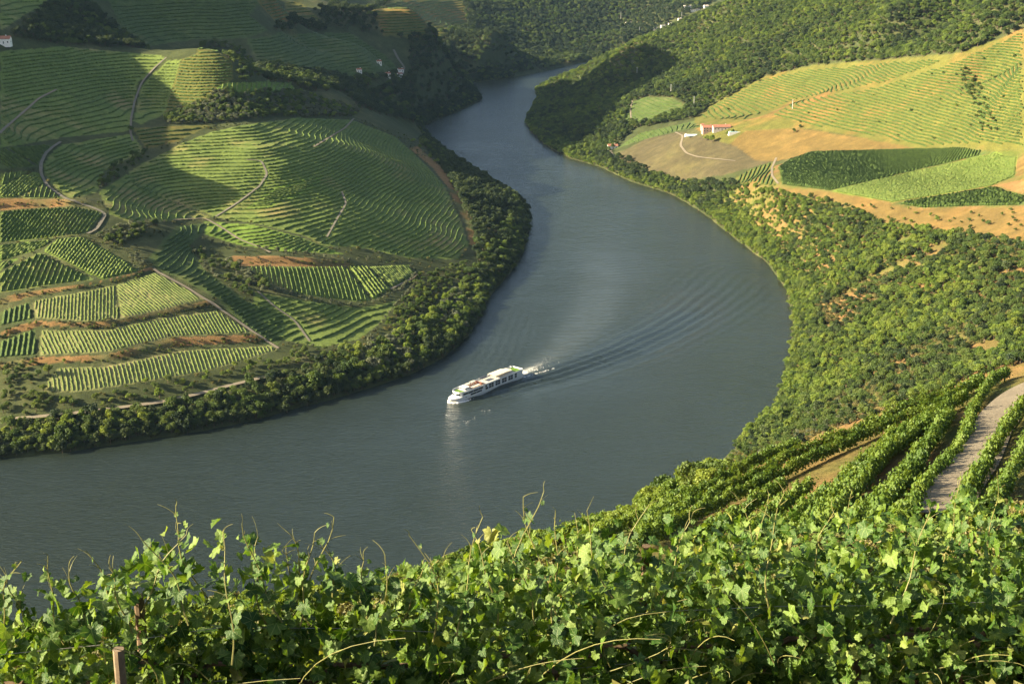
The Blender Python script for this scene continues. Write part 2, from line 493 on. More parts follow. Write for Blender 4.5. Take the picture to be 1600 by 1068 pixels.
# (name in words, ground class, outline in photo pixels, rows: None | ('line', (px a, px b), spacing) | ('contour', dz), vine height)
FIELDS = [
 ('dark far-left terraced hillside', C_VINE, [(0,80),(100,73),(245,86),(262,91),(215,130),(205,190),(200,205),(95,215),(0,232)], ('contour', 2.6), 1.4),
 ('terraces left of the small lit hill', C_VINE, [(262,95),(283,93),(256,178),(222,195),(209,190),(219,135)], ('contour', 2.4), 1.4),
 ('terraces between the woods and the round hill', C_GOLD, [(206,200),(330,195),(276,222),(228,232)], ('contour', 2.0), 1.3),
 ('shaded bowl beside the curved track', C_VINE, [(98,226),(205,209),(225,235),(162,268),(152,300),(112,312),(92,297),(74,280),(68,260),(77,243)], ('contour', 1.7), 1.3),
 ('shaded foot of the round hill', C_VINE, [(155,300),(198,272),(262,312),(330,340),(270,344),(212,352),(172,334)], ('contour', 1.5), 1.3),
 ('round terraced hill', C_VINE, [(200,268),(280,226),(330,206),(390,194),(470,184),(552,188),(618,214),(645,238),(672,265),(694,290),(722,350),(732,385),(715,405),(640,403),(560,386),(505,384),(475,368),(400,349),(338,340),(270,314),(205,290)], ('contour', 1.55), 1.35),
 ('bright green knob', C_GRASS, [(385,326),(430,292),(505,272),(500,284),(465,306),(415,326)], ('contour', 0.8), 1.0),
 ('bright green slope under the round hill', C_GRASS, [(318,346),(395,351),(470,371),(538,398),(440,392),(372,382),(322,366)], ('contour', 0.9), 1.1),
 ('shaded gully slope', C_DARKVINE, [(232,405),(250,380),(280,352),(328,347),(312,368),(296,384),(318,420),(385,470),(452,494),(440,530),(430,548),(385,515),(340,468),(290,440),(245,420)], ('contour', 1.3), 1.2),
 ('terraces above the shore trees', C_VINE, [(400,456),(480,470),(560,481),(622,470),(600,500),(560,530),(500,543),(440,530),(392,482)], ('contour', 1.7), 1.2),
 ('small lit hill above the woods', C_GOLD, [(256,177),(284,93),(330,77),(362,96),(365,124),(312,160)], ('contour', 2.4), 1.4),
 ('plateau strip above the woods', C_GRASS, [(336,140),(352,130),(454,129),(461,142),(400,145)], ('line', ((395,143),(396,131)), 4.2), 1.4),
 ('high hill at the top left corner', C_VINE, [(0,0),(85,0),(50,18),(0,48)], ('contour', 3.4), 1.4),
 ('hill beyond the wooded knob', C_DARKVINE, [(170,0),(415,0),(390,25),(420,48),(385,60),(300,62),(230,72),(190,45)], ('contour', 3.6), 1.4),
 ('dark valley vineyard', C_DARKVINE, [(385,62),(450,53),(545,51),(600,85),(630,115),(560,120),(470,108),(400,95)], ('contour', 3.0), 1.4),
 ('far lit patch', C_GOLD, [(400,0),(470,4),(510,38),(430,34)], ('contour', 3.6), 1.4),
 ('far lit hilltop', C_GOLD, [(580,16),(620,0),(722,0),(730,38),(690,54),(640,60),(600,56)], ('contour', 3.8), 1.4),
 ('striped wedge by the left edge', C_DARKVINE, [(0,233),(9,232),(58,261),(0,264)], ('line', ((0,247),(22,262)), 3.2), 1.5),
 ('dark green wedge inside the track bend', C_DARKVINE, [(10,231),(90,225),(66,248),(60,258)], ('line', ((30,233),(50,246)), 2.3), 1.5),
 ('striped strip below the wedge', C_VINE, [(0,270),(47,268),(0,291)], ('line', ((6,288),(11,271)), 3.2), 1.5),
 ('bright green parallelogram', C_GRASS, [(0,293),(50,270),(61,271),(68,286),(22,311),(0,310)], ('line', ((10,308),(30,290)), 2.1), 1.2),
 ('striped triangle beside the track', C_VINE, [(26,311),(68,289),(102,312)], ('line', ((64,311),(70,292)), 3.2), 1.5),
 ('wide striped field under the orange bank', C_VINE, [(0,328),(60,324),(120,322),(160,333),(138,364),(70,372),(0,379)], ('line', ((40,370),(75,327)), 2.7), 1.4),
 ('light green tongue at the left edge', C_GRASS, [(0,383),(82,375),(58,389),(0,407)], ('line', ((5,402),(40,378)), 2.2), 1.2),
 ('light green corner at the left edge', C_GRASS, [(0,411),(34,401),(0,422)], ('line', ((2,420),(18,404)), 2.2), 1.2),
 ('bold striped triangle', C_VINE, [(0,427),(62,395),(148,438),(60,449),(0,458)], ('line', ((40,446),(62,400)), 3.5), 1.7),
 ('bright green kite', C_GRASS, [(68,391),(92,373),(132,372),(196,409),(214,424),(160,438)], ('line', ((150,432),(175,398)), 2.3), 1.4),
 ('upper tier at the left', C_PALE, [(56,498),(54,468),(132,454),(178,444),(186,500),(140,504)], ('line', ((120,500),(122,460)), 2.1), 0.85),
 ('upper tier', C_PALE, [(189,499),(181,443),(240,425),(322,468),(252,486)], ('line', ((300,470),(262,440)), 2.1), 0.85),
 ('shade-toned end of the upper tier', C_DARKVINE, [(0,510),(0,486),(46,471),(50,500)], ('line', ((20,508),(24,480)), 3.0), 1.2),  # darker ground and vine colour paints the shade on this end
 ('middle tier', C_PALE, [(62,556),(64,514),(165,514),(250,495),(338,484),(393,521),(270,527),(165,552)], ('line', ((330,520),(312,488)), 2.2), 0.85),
 ('shade-toned end of the middle tier', C_DARKVINE, [(0,560),(0,532),(54,512),(56,556)], ('line', ((25,556),(30,522)), 3.0), 1.2),  # shade on this tier end is put into the darker colour
 ('lower tier', C_PALE, [(68,612),(78,590),(92,573),(165,571),(285,546),(422,539),(434,546),(320,580),(200,600),(130,611)], ('line', ((236,596),(228,566)), 2.4), 0.9),
 ('ridge field with bold rows', C_VINE, [(376,417),(538,414),(578,469),(560,471),(480,461),(420,443)], ('line', ((484,418),(494,454)), 3.1), 1.5),
 ('ridge field with slanting rows', C_GRASS, [(544,415),(572,417),(609,451),(583,468)], ('line', ((552,417),(588,463)), 3.2), 1.5),
 ('end of the ridge field', C_GRASS, [(577,417),(638,414),(646,428),(613,449)], ('line', ((585,418),(614,446)), 2.2), 1.3),
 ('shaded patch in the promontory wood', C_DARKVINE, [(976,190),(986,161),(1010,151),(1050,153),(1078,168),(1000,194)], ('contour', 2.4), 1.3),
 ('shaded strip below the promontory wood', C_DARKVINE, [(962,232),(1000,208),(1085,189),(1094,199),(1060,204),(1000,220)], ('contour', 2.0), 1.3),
 ('terraces behind the golden hill', C_GOLD, [(1090,184),(1112,166),(1200,121),(1270,107),(1498,89),(1382,129),(1240,156),(1198,174),(1160,188)], ('contour', 2.1), 1.3),
 ('golden hill', C_GOLD, [(1205,181),(1242,159),(1382,133),(1512,88),(1600,47),(1600,231),(1500,227),(1440,231),(1380,217),(1250,196)], ('contour', 2.3), 1.3),
 ('dark green plateau field', C_DARKVINE, [(1216,262),(1232,250),(1270,237),(1380,234),(1500,231),(1555,238),(1400,273),(1297,298),(1222,289)], ('line', ((1330,285),(1390,245)), 2.6), 1.7),
 ('bright green plateau field', C_GRASS, [(1299,298),(1402,274),(1556,239),(1588,245),(1586,274),(1550,290),(1394,316)], ('line', ((1400,305),(1470,262)), 1.7), 1.0),
 ('dark green lower plateau field', C_DARKVINE, [(1398,318),(1548,293),(1600,306),(1600,321),(1530,322),(1440,325)], ('line', ((1470,322),(1510,302)), 2.6), 1.7),
 ('curved rows at the plateau corner', C_GOLD, [(1150,278),(1180,262),(1212,252),(1208,272),(1214,290),(1170,288)], ('line', ((1175,284),(1190,262)), 4.4), 1.4),
]
GROUND = [  # plain ground, no rows
 (C_GOLD, [(1085,200),(1085,184),(1110,163),(1200,117),(1270,102),(1500,83),(1600,45),(1600,236),(1440,235),(1380,220),(1250,199),(1200,205),(1140,225),(1100,214)]),
 (C_EARTH, [(0,314),(115,313),(132,318),(60,322),(0,325)]),
 (C_EARTH, [(358,402),(430,402),(543,410),(545,414),(375,414)]),
 (C_EARTH, [(0,467),(60,455),(150,443),(210,430),(236,418),(240,421),(180,436),(130,447),(55,460),(0,474)]),
 (C_EARTH, [(55,503),(140,507),(190,502),(250,488),(326,471),(332,475),(250,491),(165,509),(62,508),(0,525),(0,520)]),
 (C_EARTH, [(60,560),(165,556),(270,529),(400,524),(415,531),(285,538),(165,562),(80,565),(0,576),(0,569)]),
 (C_EARTH, [(735,383),(727,350),(698,290),(676,262),(640,232),(652,228),(690,262),(708,290),(738,352),(745,385)]),
 (C_DRY, [(1152,191),(1200,178),(1240,157),(1254,157),(1212,182)]),
 (C_DRY, [(1165,204),(1250,200),(1380,221),(1438,234),(1270,236),(1232,248),(1214,252),(1180,250),(1140,225)]),
 (C_BROWN, [(962,242),(1010,217),(1060,206),(1100,214),(1150,228),(1180,250),(1205,252),(1180,260),(1130,274),(1082,283),(1000,270)]),
 (C_DRY, [(1216,292),(1295,300),(1390,315),(1396,322),(1440,328),(1530,325),(1600,324),(1600,378),(1480,365),(1400,360),(1330,318),(1200,300)]),
 (C_DRY, [(1592,248),(1600,248),(1600,275),(1586,276)]),
 (C_EARTH, [(1552,290),(1600,280),(1600,303)]),
]
FIELD_XY = [outline(f[2]) for f in FIELDS]
GROUND_XY = [outline(g[1]) for g in GROUND]

# banks between the tiers: real steps, the tiers above and below tilt a little flatter
BANKS = [([(-60,478),(0,470),(60,457),(150,445),(210,433),(238,421)], 1.6), ([(-60,535),(0,524),(55,507),(165,509),(250,491),(330,475)], 1.7),
         ([(-60,585),(0,573),(60,564),(165,561),(280,535),(410,528)], 1.7), ([(-60,322),(0,319),(115,317),(132,318)], 3.0), ([(358,407),(430,407),(543,412)], 3.0)]
BANK_XY = [(polyline(p, 25), h) for p, h in BANKS]
_height0 = height
def height(x, y):
    z = _height0(x, y)
    x = np.asarray(x, float); y = np.asarray(y, float)
    m = (x < -60) & (x > -480) & (y > 640) & (y < 980)
    if m.any():
        xs = x[m]; ys = y[m]; add = np.zeros(xs.shape)
        for P, h in BANK_XY:
            d = seg_dist(xs, ys, P, False)
            side = np.sign(ys - np.interp(xs, P[:, 0], P[:, 1]))
            inside = np.clip(1 - np.maximum(P[0, 0] - xs, xs - P[-1, 0]) / 12, 0, 1)
            s = side * np.clip(d / 1.6, 0, 1) * np.clip(1 - (d - 1.6) / 18.0, 0, 1)
            add = add + 0.5 * h * s * inside
        z = np.array(z, float); z[m] = z[m] + add
    return z

def project(x, y, z):
    dx = np.asarray(x, float); dy = np.asarray(y, float); dz = np.asarray(z, float) - CAM_H
    f = dy * CP - dz * SP; up = dy * SP + dz * CP
    return 800 + F * dx / f, 534 - F * up / f, f

def cover(x, y):
    """ground class per point, and the field it belongs to (-1: none)"""
    cls = np.full(x.shape, C_WOOD); fid = np.full(x.shape, -1)
    right = x > np.interp(y, [0, 300, 600, 1000, 1400, 2000, 2600, 3600], [-900, -900, 60, 130, 90, 10, 120, 300])
    near = (y < 560)
    cls[right & (y < 1250)] = C_SCRUB
    cls[near] = C_SCRUB
    cls[G1(x, y, G1.SD) < 9] = C_WOOD
    for c, P in zip([g[0] for g in GROUND], GROUND_XY):
        if len(P) < 3: continue
        m = (x > P[:, 0].min()) & (x < P[:, 0].max()) & (y > P[:, 1].min()) & (y < P[:, 1].max())
        k = np.flatnonzero(m); k = k[in_poly(x[k], y[k], P)]; cls[k] = c
    for i, P in enumerate(FIELD_XY):
        if len(P) < 3: continue
        m = (x > P[:, 0].min()) & (x < P[:, 0].max()) & (y > P[:, 1].min()) & (y < P[:, 1].max())
        k = np.flatnonzero(m); k = k[in_poly(x[k], y[k], P)]; cls[k] = FIELDS[i][1]; fid[k] = i
    return cls, fid

def polar_mesh():
    az = np.concatenate([np.linspace(-62, -25, 26)[:-1], np.linspace(-25, 25, 570), np.linspace(25, 62, 26)[1:]])
    r = [3.0]
    while r[-1] < 3500:
        q = r[-1]
        dr = 0.35 if q < 16 else 0.9 if q < 60 else 1.0 if q < 165 else 4.0 if q < 540 else 1.6 if 640 < q < 860 else 2.4 if q < 1500 else 2.4 + (q - 1500) * 0.0045
        r.append(q + dr)
    r = np.array(r)
    A, R = np.meshgrid(np.radians(az), r)
    x = R * np.sin(A); y = R * np.cos(A)
    return x, y

def build_terrain():
    x, y = polar_mesh()
    sh = x.shape
    z = height(x.ravel(), y.ravel()).reshape(sh)
    cls, fid = cover(x.ravel(), y.ravel())
    xr, yr = x.ravel(), y.ravel()
    col = ALB[cls].copy()
    # patches of grass, soil and dry growth: differences of the ground itself
    n1 = fbm(xr / 26, yr / 26, 21, 4) * 2; n2 = fbm(xr / 7, yr / 7, 31, 3) * 2; n3 = fbm(xr / 60, yr / 60, 41, 3) * 2
    scr = cls == C_SCRUB
    t = np.clip(0.5 + n1 * 1.1 + n2 * 0.5, 0, 1)[:, None]
    col[scr] = (np.array((0.15, 0.092, 0.036)) * t + np.array((0.074, 0.094, 0.022)) * (1 - t))[scr]
    for c, other, k in ((C_VINE, (0.24, 0.185, 0.075), 1.0), (C_GOLD, (0.165, 0.098, 0.032), 1.1), (C_PALE, (0.28, 0.215, 0.115), 0.9), (C_DRY, (0.17, 0.105, 0.035), 1.4),
                        (C_EARTH, (0.10, 0.105, 0.04), 2.0), (C_WOOD, (0.095, 0.092, 0.040), 0.9), (C_BROWN, (0.095, 0.085, 0.035), 0.8), (C_DARKVINE, (0.12, 0.115, 0.045), 0.7), (C_GRASS, (0.16, 0.18, 0.05), 0.8)):
        m = cls == c
        t = np.clip((n1 + n3 * 0.8) * k + n2 * 0.4 - 0.05, 0, 1)[:, None]
        col[m] = (col * (1 - t) + np.array(other) * t)[m]
    nb = scr & (yr < 70)  # near slope greened and darkened, painting in shade below the vines
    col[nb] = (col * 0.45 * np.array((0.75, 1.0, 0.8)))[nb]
    col[scr & (yr < 16)] = (0.040, 0.036, 0.018)  # soil under the nearest vines coloured near-black for the shade between leaves
    # lighter, grassier green on the golden hill's left part
    col *= (1 + 0.25 * n2[:, None])
    col = np.clip(col, 0.01, 0.6)
    nr, nc = sh
    I = np.arange(nr * nc).reshape(sh)
    q = np.stack([I[:-1, :-1], I[:-1, 1:], I[1:, 1:], I[1:, :-1]], -1).reshape(-1, 4)
    sd = G1(xr, yr, G1.SD)
    q = q[(sd[q] > -14).any(1)]
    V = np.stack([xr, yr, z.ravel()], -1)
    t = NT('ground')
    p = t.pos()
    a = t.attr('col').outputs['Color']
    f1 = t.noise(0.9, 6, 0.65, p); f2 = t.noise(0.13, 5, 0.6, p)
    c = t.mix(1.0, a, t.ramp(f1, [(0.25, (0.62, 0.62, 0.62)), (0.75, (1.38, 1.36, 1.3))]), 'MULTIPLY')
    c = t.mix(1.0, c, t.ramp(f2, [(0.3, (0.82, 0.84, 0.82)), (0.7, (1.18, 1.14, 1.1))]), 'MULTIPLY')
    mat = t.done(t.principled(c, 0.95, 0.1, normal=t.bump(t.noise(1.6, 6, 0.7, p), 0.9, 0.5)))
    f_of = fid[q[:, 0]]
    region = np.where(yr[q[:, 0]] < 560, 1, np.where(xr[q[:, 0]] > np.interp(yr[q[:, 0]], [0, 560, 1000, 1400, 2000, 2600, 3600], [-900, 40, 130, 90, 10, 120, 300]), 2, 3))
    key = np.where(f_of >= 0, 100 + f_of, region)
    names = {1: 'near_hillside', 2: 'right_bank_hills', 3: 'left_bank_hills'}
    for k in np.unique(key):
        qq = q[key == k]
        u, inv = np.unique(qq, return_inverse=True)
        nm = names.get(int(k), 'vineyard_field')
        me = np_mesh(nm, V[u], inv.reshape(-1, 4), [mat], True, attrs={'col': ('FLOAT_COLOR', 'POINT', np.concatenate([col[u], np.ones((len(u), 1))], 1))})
        # keep the light smooth across the seams between pieces
        o = link(nm, me); o['kind'] = 'structure'
        if k >= 100: o['label'] = 'vineyard ground, ' + FIELDS[int(k) - 100][0]
    return V, z

build_terrain()
print('terrain built', round(time.time() - T0, 1))

def ribbon(name, px, w, mat, label=None, lift=0.32, step=2.5, cross=5):
    P = polyline(px, 6)
    seg = np.r_[0, np.cumsum(np.hypot(*np.diff(P, axis=0).T))]
    keep = np.r_[True, np.diff(seg) > 1e-4]; P = P[keep]; seg = seg[keep]
    # hits on a grazing slope scatter: smooth the line
    s = np.arange(0, seg[-1], step); Q = np.stack([np.interp(s, seg, P[:, 0]), np.interp(s, seg, P[:, 1])], -1)
    for _ in range(4):
        Q[1:-1] = (Q[:-2] + 2 * Q[1:-1] + Q[2:]) / 4
    d = np.gradient(Q, axis=0); d /= np.linalg.norm(d, axis=1)[:, None] + 1e-9
    nrm = np.stack([-d[:, 1], d[:, 0]], -1)
    off = np.linspace(-0.5, 0.5, cross) * w
    wob = 1 + 0.25 * (vnoise(s / 9, s * 0, 3) - 0.5)
    X = Q[:, None, :] + nrm[:, None, :] * (off[None, :, None] * wob[:, None, None])
    z = height(X[..., 0].ravel(), X[..., 1].ravel()).reshape(X.shape[:2])
    z = np.maximum(z, z * 0.4 + z.max(1, keepdims=True) * 0.6) + lift
    z[1:-1] = np.maximum(z[1:-1], (z[:-2] + z[2:]) / 2)
    V = np.concatenate([X, z[..., None]], -1).reshape(-1, 3)
    n, m = X.shape[:2]; I = np.arange(n * m).reshape(n, m)
    q = np.stack([I[:-1, :-1], I[1:, :-1], I[1:, 1:], I[:-1, 1:]], -1).reshape(-1, 4)[:, ::-1]
    o = link(name, np_mesh(name, V, q, [mat], True)); o['kind'] = 'structure'
    if label: o['label'] = label
    return o, Q
def earth_mat(name, c1, c2):
    t = NT(name); p = t.pos()
    c = t.ramp(t.math('ADD', t.math('MULTIPLY', t.noise(0.25, 5, 0.6, p), 0.5), t.math('MULTIPLY', t.noise(2.2, 5, 0.7, p), 0.5)), [(0.32, c1), (0.68, c2)])
    return t.done(t.principled(c, 0.95, 0.1, normal=t.bump(t.noise(3, 5, 0.7, p), 0.5, 0.2)))
M['track'] = earth_mat('track_earth', (0.14, 0.115, 0.080), (0.22, 0.185, 0.13))
M['track2'] = earth_mat('grey_track', (0.10, 0.09, 0.065), (0.16, 0.145, 0.11))
TRACKS = [
 ('dirt_track', [(95,222),(82,231),(71,241),(64,257),(64,272),(73,290),(94,305),(108,314),(141,323),(166,334),(150,360),(135,366)], 4.0, 'track2', 'curved grey track beside the shaded bowl of terraces'),
 ('dirt_track', [(0,210),(14,195),(30,182),(60,155),(90,140)], 3.5, 'track', 'pale track on the dark hillside at the left edge'),
 ('dirt_track', [(260,90),(238,110),(221,130),(210,160),(205,185),(204,208),(208,222)], 3.0, 'track2', 'grey track down the shaded hillside'),
 ('dirt_track', [(553,186),(540,200),(515,215),(490,230)], 3.0, 'track', 'short track near the crest of the round hill'),
 ('dirt_track', [(385,250),(408,251),(418,272),(405,292),(370,318),(335,340)], 3.0, 'track2', 'track down the face of the round hill'),
 ('dirt_track', [(270,344),(320,341),(345,355),(375,375),(410,388),(425,396)], 3.2, 'track', 'pale track below the round hill'),
 ('dirt_track', [(534,300),(541,318),(525,345),(510,372)], 2.6, 'track2', 'faint track on the shaded flank of the round hill'),
 ('dirt_track', [(240,422),(290,448),(330,474),(365,497),(400,522),(436,545)], 3.6, 'track', 'track along the right ends of the tiers'),
 ('dirt_track', [(610,452),(640,438),(655,428)], 3.0, 'track', 'track round the end of the ridge field'),
 ('dirt_track', [(402,455),(430,480),(460,500),(485,535)], 2.6, 'track2', 'faint track among the shaded terraces'),
 ('dirt_track', [(0,657),(60,652),(130,645),(200,636),(260,628),(310,616),(355,604),(420,588)], 5.0, 'track', 'pale railway bench along the left bank'),
 ('dirt_track', [(615,78),(622,92),(632,105),(628,118),(618,124)], 6.0, 'track2', 'road winding down the far shaded hill'),
 ('dirt_track', [(952,232),(960,248),(982,258)], 4.0, 'track', 'track from the white cottage to the shore'),
 ('dirt_track', [(1055,207),(1067,213),(1063,228),(1072,240),(1090,246),(1150,252)], 4.0, 'track', 'curved track across the brown field'),
 ('dirt_track', [(1213,247),(1206,262),(1206,275),(1216,288)], 3.6, 'track', 'track round the corner of the plateau field'),
 ('dirt_track', [(986,190),(985,170),(988,158)], 3.0, 'track', 'track beside the shaded patch in the promontory wood'),
 ('dirt_track', [(1000,25),(1020,18),(1040,10)], 5.0, 'track2', 'faint road on the far shaded hill'),
]
ON_TRACK = Grid(-760, 760, 480, 2300, 1.5); ON_TRACK.Z = np.zeros((ON_TRACK.ny, ON_TRACK.nx), bool)
for nm, px, w, mt, lab in TRACKS:
    w *= 0.6; o, Q = ribbon(nm, px, w, M[mt], lab)
    s_ = np.linspace(0, len(Q) - 1, len(Q) * 4); qx = np.interp(s_, np.arange(len(Q)), Q[:, 0]); qy = np.interp(s_, np.arange(len(Q)), Q[:, 1])
    for dx in np.arange(-w * .75, w * .75 + .1, .7):
        for dy in np.arange(-w * .75, w * .75 + .1, .7):
            if dx * dx + dy * dy > (w * .75) ** 2: continue
            ix = np.round((qx + dx + 760) / 1.5).astype(int); iy = np.round((qy + dy - 480) / 1.5).astype(int)
            k = (ix >= 0) & (ix < ON_TRACK.nx) & (iy >= 0) & (iy < ON_TRACK.ny); ON_TRACK.Z[iy[k], ix[k]] = True
def on_track(x, y):
    ix = np.round((np.asarray(x) + 760) / 1.5).astype(int); iy = np.round((np.asarray(y) - 480) / 1.5).astype(int)
    k = (ix >= 0) & (ix < ON_TRACK.nx) & (iy >= 0) & (iy < ON_TRACK.ny)
    return k & ON_TRACK.Z[np.clip(iy, 0, ON_TRACK.ny - 1), np.clip(ix, 0, ON_TRACK.nx - 1)]
# ------------------------------------------------------------------ the river
BOW = np.array(at_z(703, 629, 0.0)[:2]); STERN = np.array(at_z(811, 586, 0.0)[:2])
HEAD = (BOW - STERN) / np.linalg.norm(BOW - STERN)
print('boat length', np.linalg.norm(BOW - STERN), BOW, STERN)

def zline(px): return np.array([at_z(u, v, 0.0)[:2] for u, v in px])
def along(x, y, P):
    """signed distance to a polyline and the length travelled along it"""
    best = np.full(x.shape, 1e9); sd = np.zeros(x.shape); s_at = np.zeros(x.shape); s0 = 0
    for i in range(len(P) - 1):
        a = P[i]; d = P[i + 1] - a; L = math.hypot(*d)
        t = np.clip(((x - a[0]) * d[0] + (y - a[1]) * d[1]) / (L * L), 0, 1)
        ex = x - a[0] - t * d[0]; ey = y - a[1] - t * d[1]; q = np.hypot(ex, ey)
        k = q < best; best[k] = q[k]; sd[k] = (np.sign(d[0] * ey - d[1] * ex) * q)[k]; s_at[k] = (s0 + t * L)[k]; s0 += L
    return sd, s_at, s0
TRAIL = zline([(811,584),(838,572),(868,553),(895,530),(918,505),(936,478),(947,450),(952,425),(950,395),(943,360),(934,330)])
ARM_R = zline([(705,632),(760,622),(820,605),(880,590),(940,571),(1000,549),(1060,520),(1110,492),(1150,462),(1185,432)])
ARM_L = zline([(700,626),(722,600),(742,575),(758,550),(766,528),(776,505),(788,480)])

def build_river():
    az = np.radians(np.concatenate([np.linspace(-62, -25, 40)[:-1], np.linspace(-25, 26, 360)]))
    r = [395.0]
    while r[-1] < 3300: r.append(r[-1] + (4.0 if r[-1] < 560 else 1.7 if r[-1] < 1080 else 6 if r[-1] < 1500 else 14))
    r = np.array(r); A, R = np.meshgrid(az, r)
    x = (R * np.sin(A)); y = (R * np.cos(A)); sh = x.shape
    sd = G1(x.ravel(), y.ravel(), G1.SD).reshape(sh)
    xr, yr = x.ravel(), y.ravel()
    d, s, L = along(xr, yr, TRAIL)
    w = 7 + s * 0.085
    trail = np.exp(-(d / w) ** 2) * np.clip(1.15 - s / L, 0, 1) * ss(0, 6, s + 1)
    trail[s <= 0] = 0
    churn = np.exp(-(d / (3.2 + s * 0.05)) ** 2) * np.exp(-s / 20.0); churn[s <= 0] = 0
    z = trail * 0.22 * np.cos(2 * np.pi * (s + d * 0.35 + 3 * vnoise(xr / 16, yr / 16, 4)) / 8.5)
    z += churn * 0.5 * (vnoise(xr / 2.2, yr / 2.2, 5) - 0.5)
    d, s, L = along(xr, yr, ARM_R)
    env = np.clip(s / 40, 0, 1) * np.clip((L + 10 - s) / 120, 0, 1)
    wid = 7 + s * 0.075
    z += 1.15 * env * np.exp(-((d - wid * 0.55) / wid) ** 2) * np.cos(2 * np.pi * (d + 2.2 * vnoise(xr / 26, yr / 26, 8)) / (6.0 + s * 0.010)) / (1 + s * 0.0035)
    d, s, L = along(xr, yr, ARM_L)
    env = np.clip(s / 30, 0, 1) * np.clip((L + 5 - s) / 60, 0, 1); wid = 8 + s * 0.11
    z += 0.26 * env * np.exp(-((d + wid * 0.5) / wid) ** 2) * np.cos(2 * np.pi * d / 6.0)
    I = np.arange(x.size).reshape(sh)
    q = np.stack([I[:-1, :-1], I[:-1, 1:], I[1:, 1:], I[1:, :-1]], -1).reshape(-1, 4)
    q = q[(sd.ravel()[q] < 9).any(1)]
    u, inv = np.unique(q, return_inverse=True)
    V = np.stack([xr, yr, z], -1)[u]
    t = NT('river_water'); p = t.pos()
    mp = t.n('Mapping'); t.link(p, mp.inputs['Vector']); mp.inputs['Rotation'].default_value = (0, 0, math.radians(-28)); mp.inputs['Scale'].default_value = (0.42, 1.0, 1.0)
    rip = t.noise(0.55, 5, 0.62, mp.outputs[0], 0.4)
    calm = t.noise(0.012, 4, 0.6, p, 0.6)
    sw = t.noise(0.07, 3, 0.5, mp.outputs[0])
    h = t.math('ADD', t.math('MULTIPLY', rip, t.math('ADD', 0.45, calm)), t.math('MULTIPLY', sw, 1.2))
    nrm = t.bump(h, 0.75, 1.2)
    foam = t.attr('foam').outputs['Fac']; tr = t.attr('trail').outputs['Fac']
    ft = t.math('MULTIPLY', foam, t.math('GREATER_THAN', t.math('ADD', t.noise(0.9, 5, 0.7, p), t.math('MULTIPLY', foam, 0.35)), 0.62))
    fine = t.math('MULTIPLY', tr, t.math('SMOOTH_MIN', t.noise(0.35, 6, 0.75, mp.outputs[0], 1.0), 0.6, 0.1))
    body = t.mix(t.math('MULTIPLY', fine, 0.20), (0.015, 0.021, 0.015), (0.19, 0.20, 0.16))
    c = t.mix(ft, body, (0.70, 0.68, 0.58))
    rgh = t.math('ADD', t.math('MULTIPLY', ft, 0.5), t.math('ADD', 0.05, t.math('MULTIPLY', calm, 0.06)))
    b = t.principled(c, rgh, 0.5, normal=nrm); b.inputs['IOR'].default_value = 1.42; b.inputs['Specular Tint'].default_value = (0.96, 1.0, 0.93, 1)
    mat = t.done(b)
    me = np_mesh('river', V, inv.reshape(-1, 4), [mat], True, attrs={'foam': ('FLOAT', 'POINT', np.clip(churn * 0.9, 0, 1)[u]), 'trail': ('FLOAT', 'POINT', trail[u])})
    o = link('river', me); o['kind'] = 'structure'
    return o
build_river()
print('river built', round(time.time() - T0, 1))
# ------------------------------------------------------------------ vine rows
def chain_segments(segs):
    """segs: list of ((key, xy), (key, xy)); joins them into polylines"""
    adj = {}
    pts = {}
    for (ka, pa), (kb, pb) in segs:
        pts[ka] = pa; pts[kb] = pb
        adj.setdefault(ka, []).append(kb); adj.setdefault(kb, []).append(ka)
    out = []; used = set()
    starts = [k for k, v in adj.items() if len(v) == 1] + list(adj)
    for st in starts:
        if st in used: continue
        line = [st]; used.add(st); cur = st
        while True:
            nx = [k for k in adj[cur] if k not in used]
            if not nx: break
            cur = nx[0]; used.add(cur); line.append(cur)
        if len(line) > 3: out.append(np.array([pts[k] for k in line]))
    return out

def contour_rows(P, dz, seed):
    h = 3.0
    x0, y0 = P.min(0) - h; x1, y1 = P.max(0) + h
    xs = np.arange(x0, x1, h); ys = np.arange(y0, y1, h)
    if len(xs) < 3 or len(ys) < 3: return []
    X, Y = np.meshgrid(xs, ys)
    Z = height(X.ravel(), Y.ravel()).reshape(X.shape)
    Z = blur(Z, 1.6) + 0.5 * dz * (vnoise(X / 22, Y / 22, seed) - 0.5)
    ins = in_poly(X.ravel(), Y.ravel(), P).reshape(X.shape)
    cell = ins[:-1, :-1] & ins[1:, :-1] & ins[:-1, 1:] & ins[1:, 1:]
    out = []
    for lev in np.arange(math.floor(Z.min() / dz) * dz, Z.max(), dz):
        B = Z > lev
        mixed = cell & ~((B[:-1, :-1] == B[1:, :-1]) & (B[:-1, :-1] == B[:-1, 1:]) & (B[:-1, :-1] == B[1:, 1:]))
        jj, ii = np.nonzero(mixed)
        segs = []
        for j, i in zip(jj.tolist(), ii.tolist()):
            cr = []
            for (a, b, key) in (((j, i), (j, i + 1), ('h', j, i)), ((j + 1, i), (j + 1, i + 1), ('h', j + 1, i)), ((j, i), (j + 1, i), ('v', j, i)), ((j, i + 1), (j + 1, i + 1), ('v', j, i + 1))):
                za, zb = Z[a], Z[b]
                if (za > lev) != (zb > lev):
                    t = (lev - za) / (zb - za)
                    cr.append((key, (X[a] + (X[b] - X[a]) * t, Y[a] + (Y[b] - Y[a]) * t)))
            if len(cr) >= 2: segs.append((cr[0], cr[1]))
        out += chain_segments(segs)
    return out

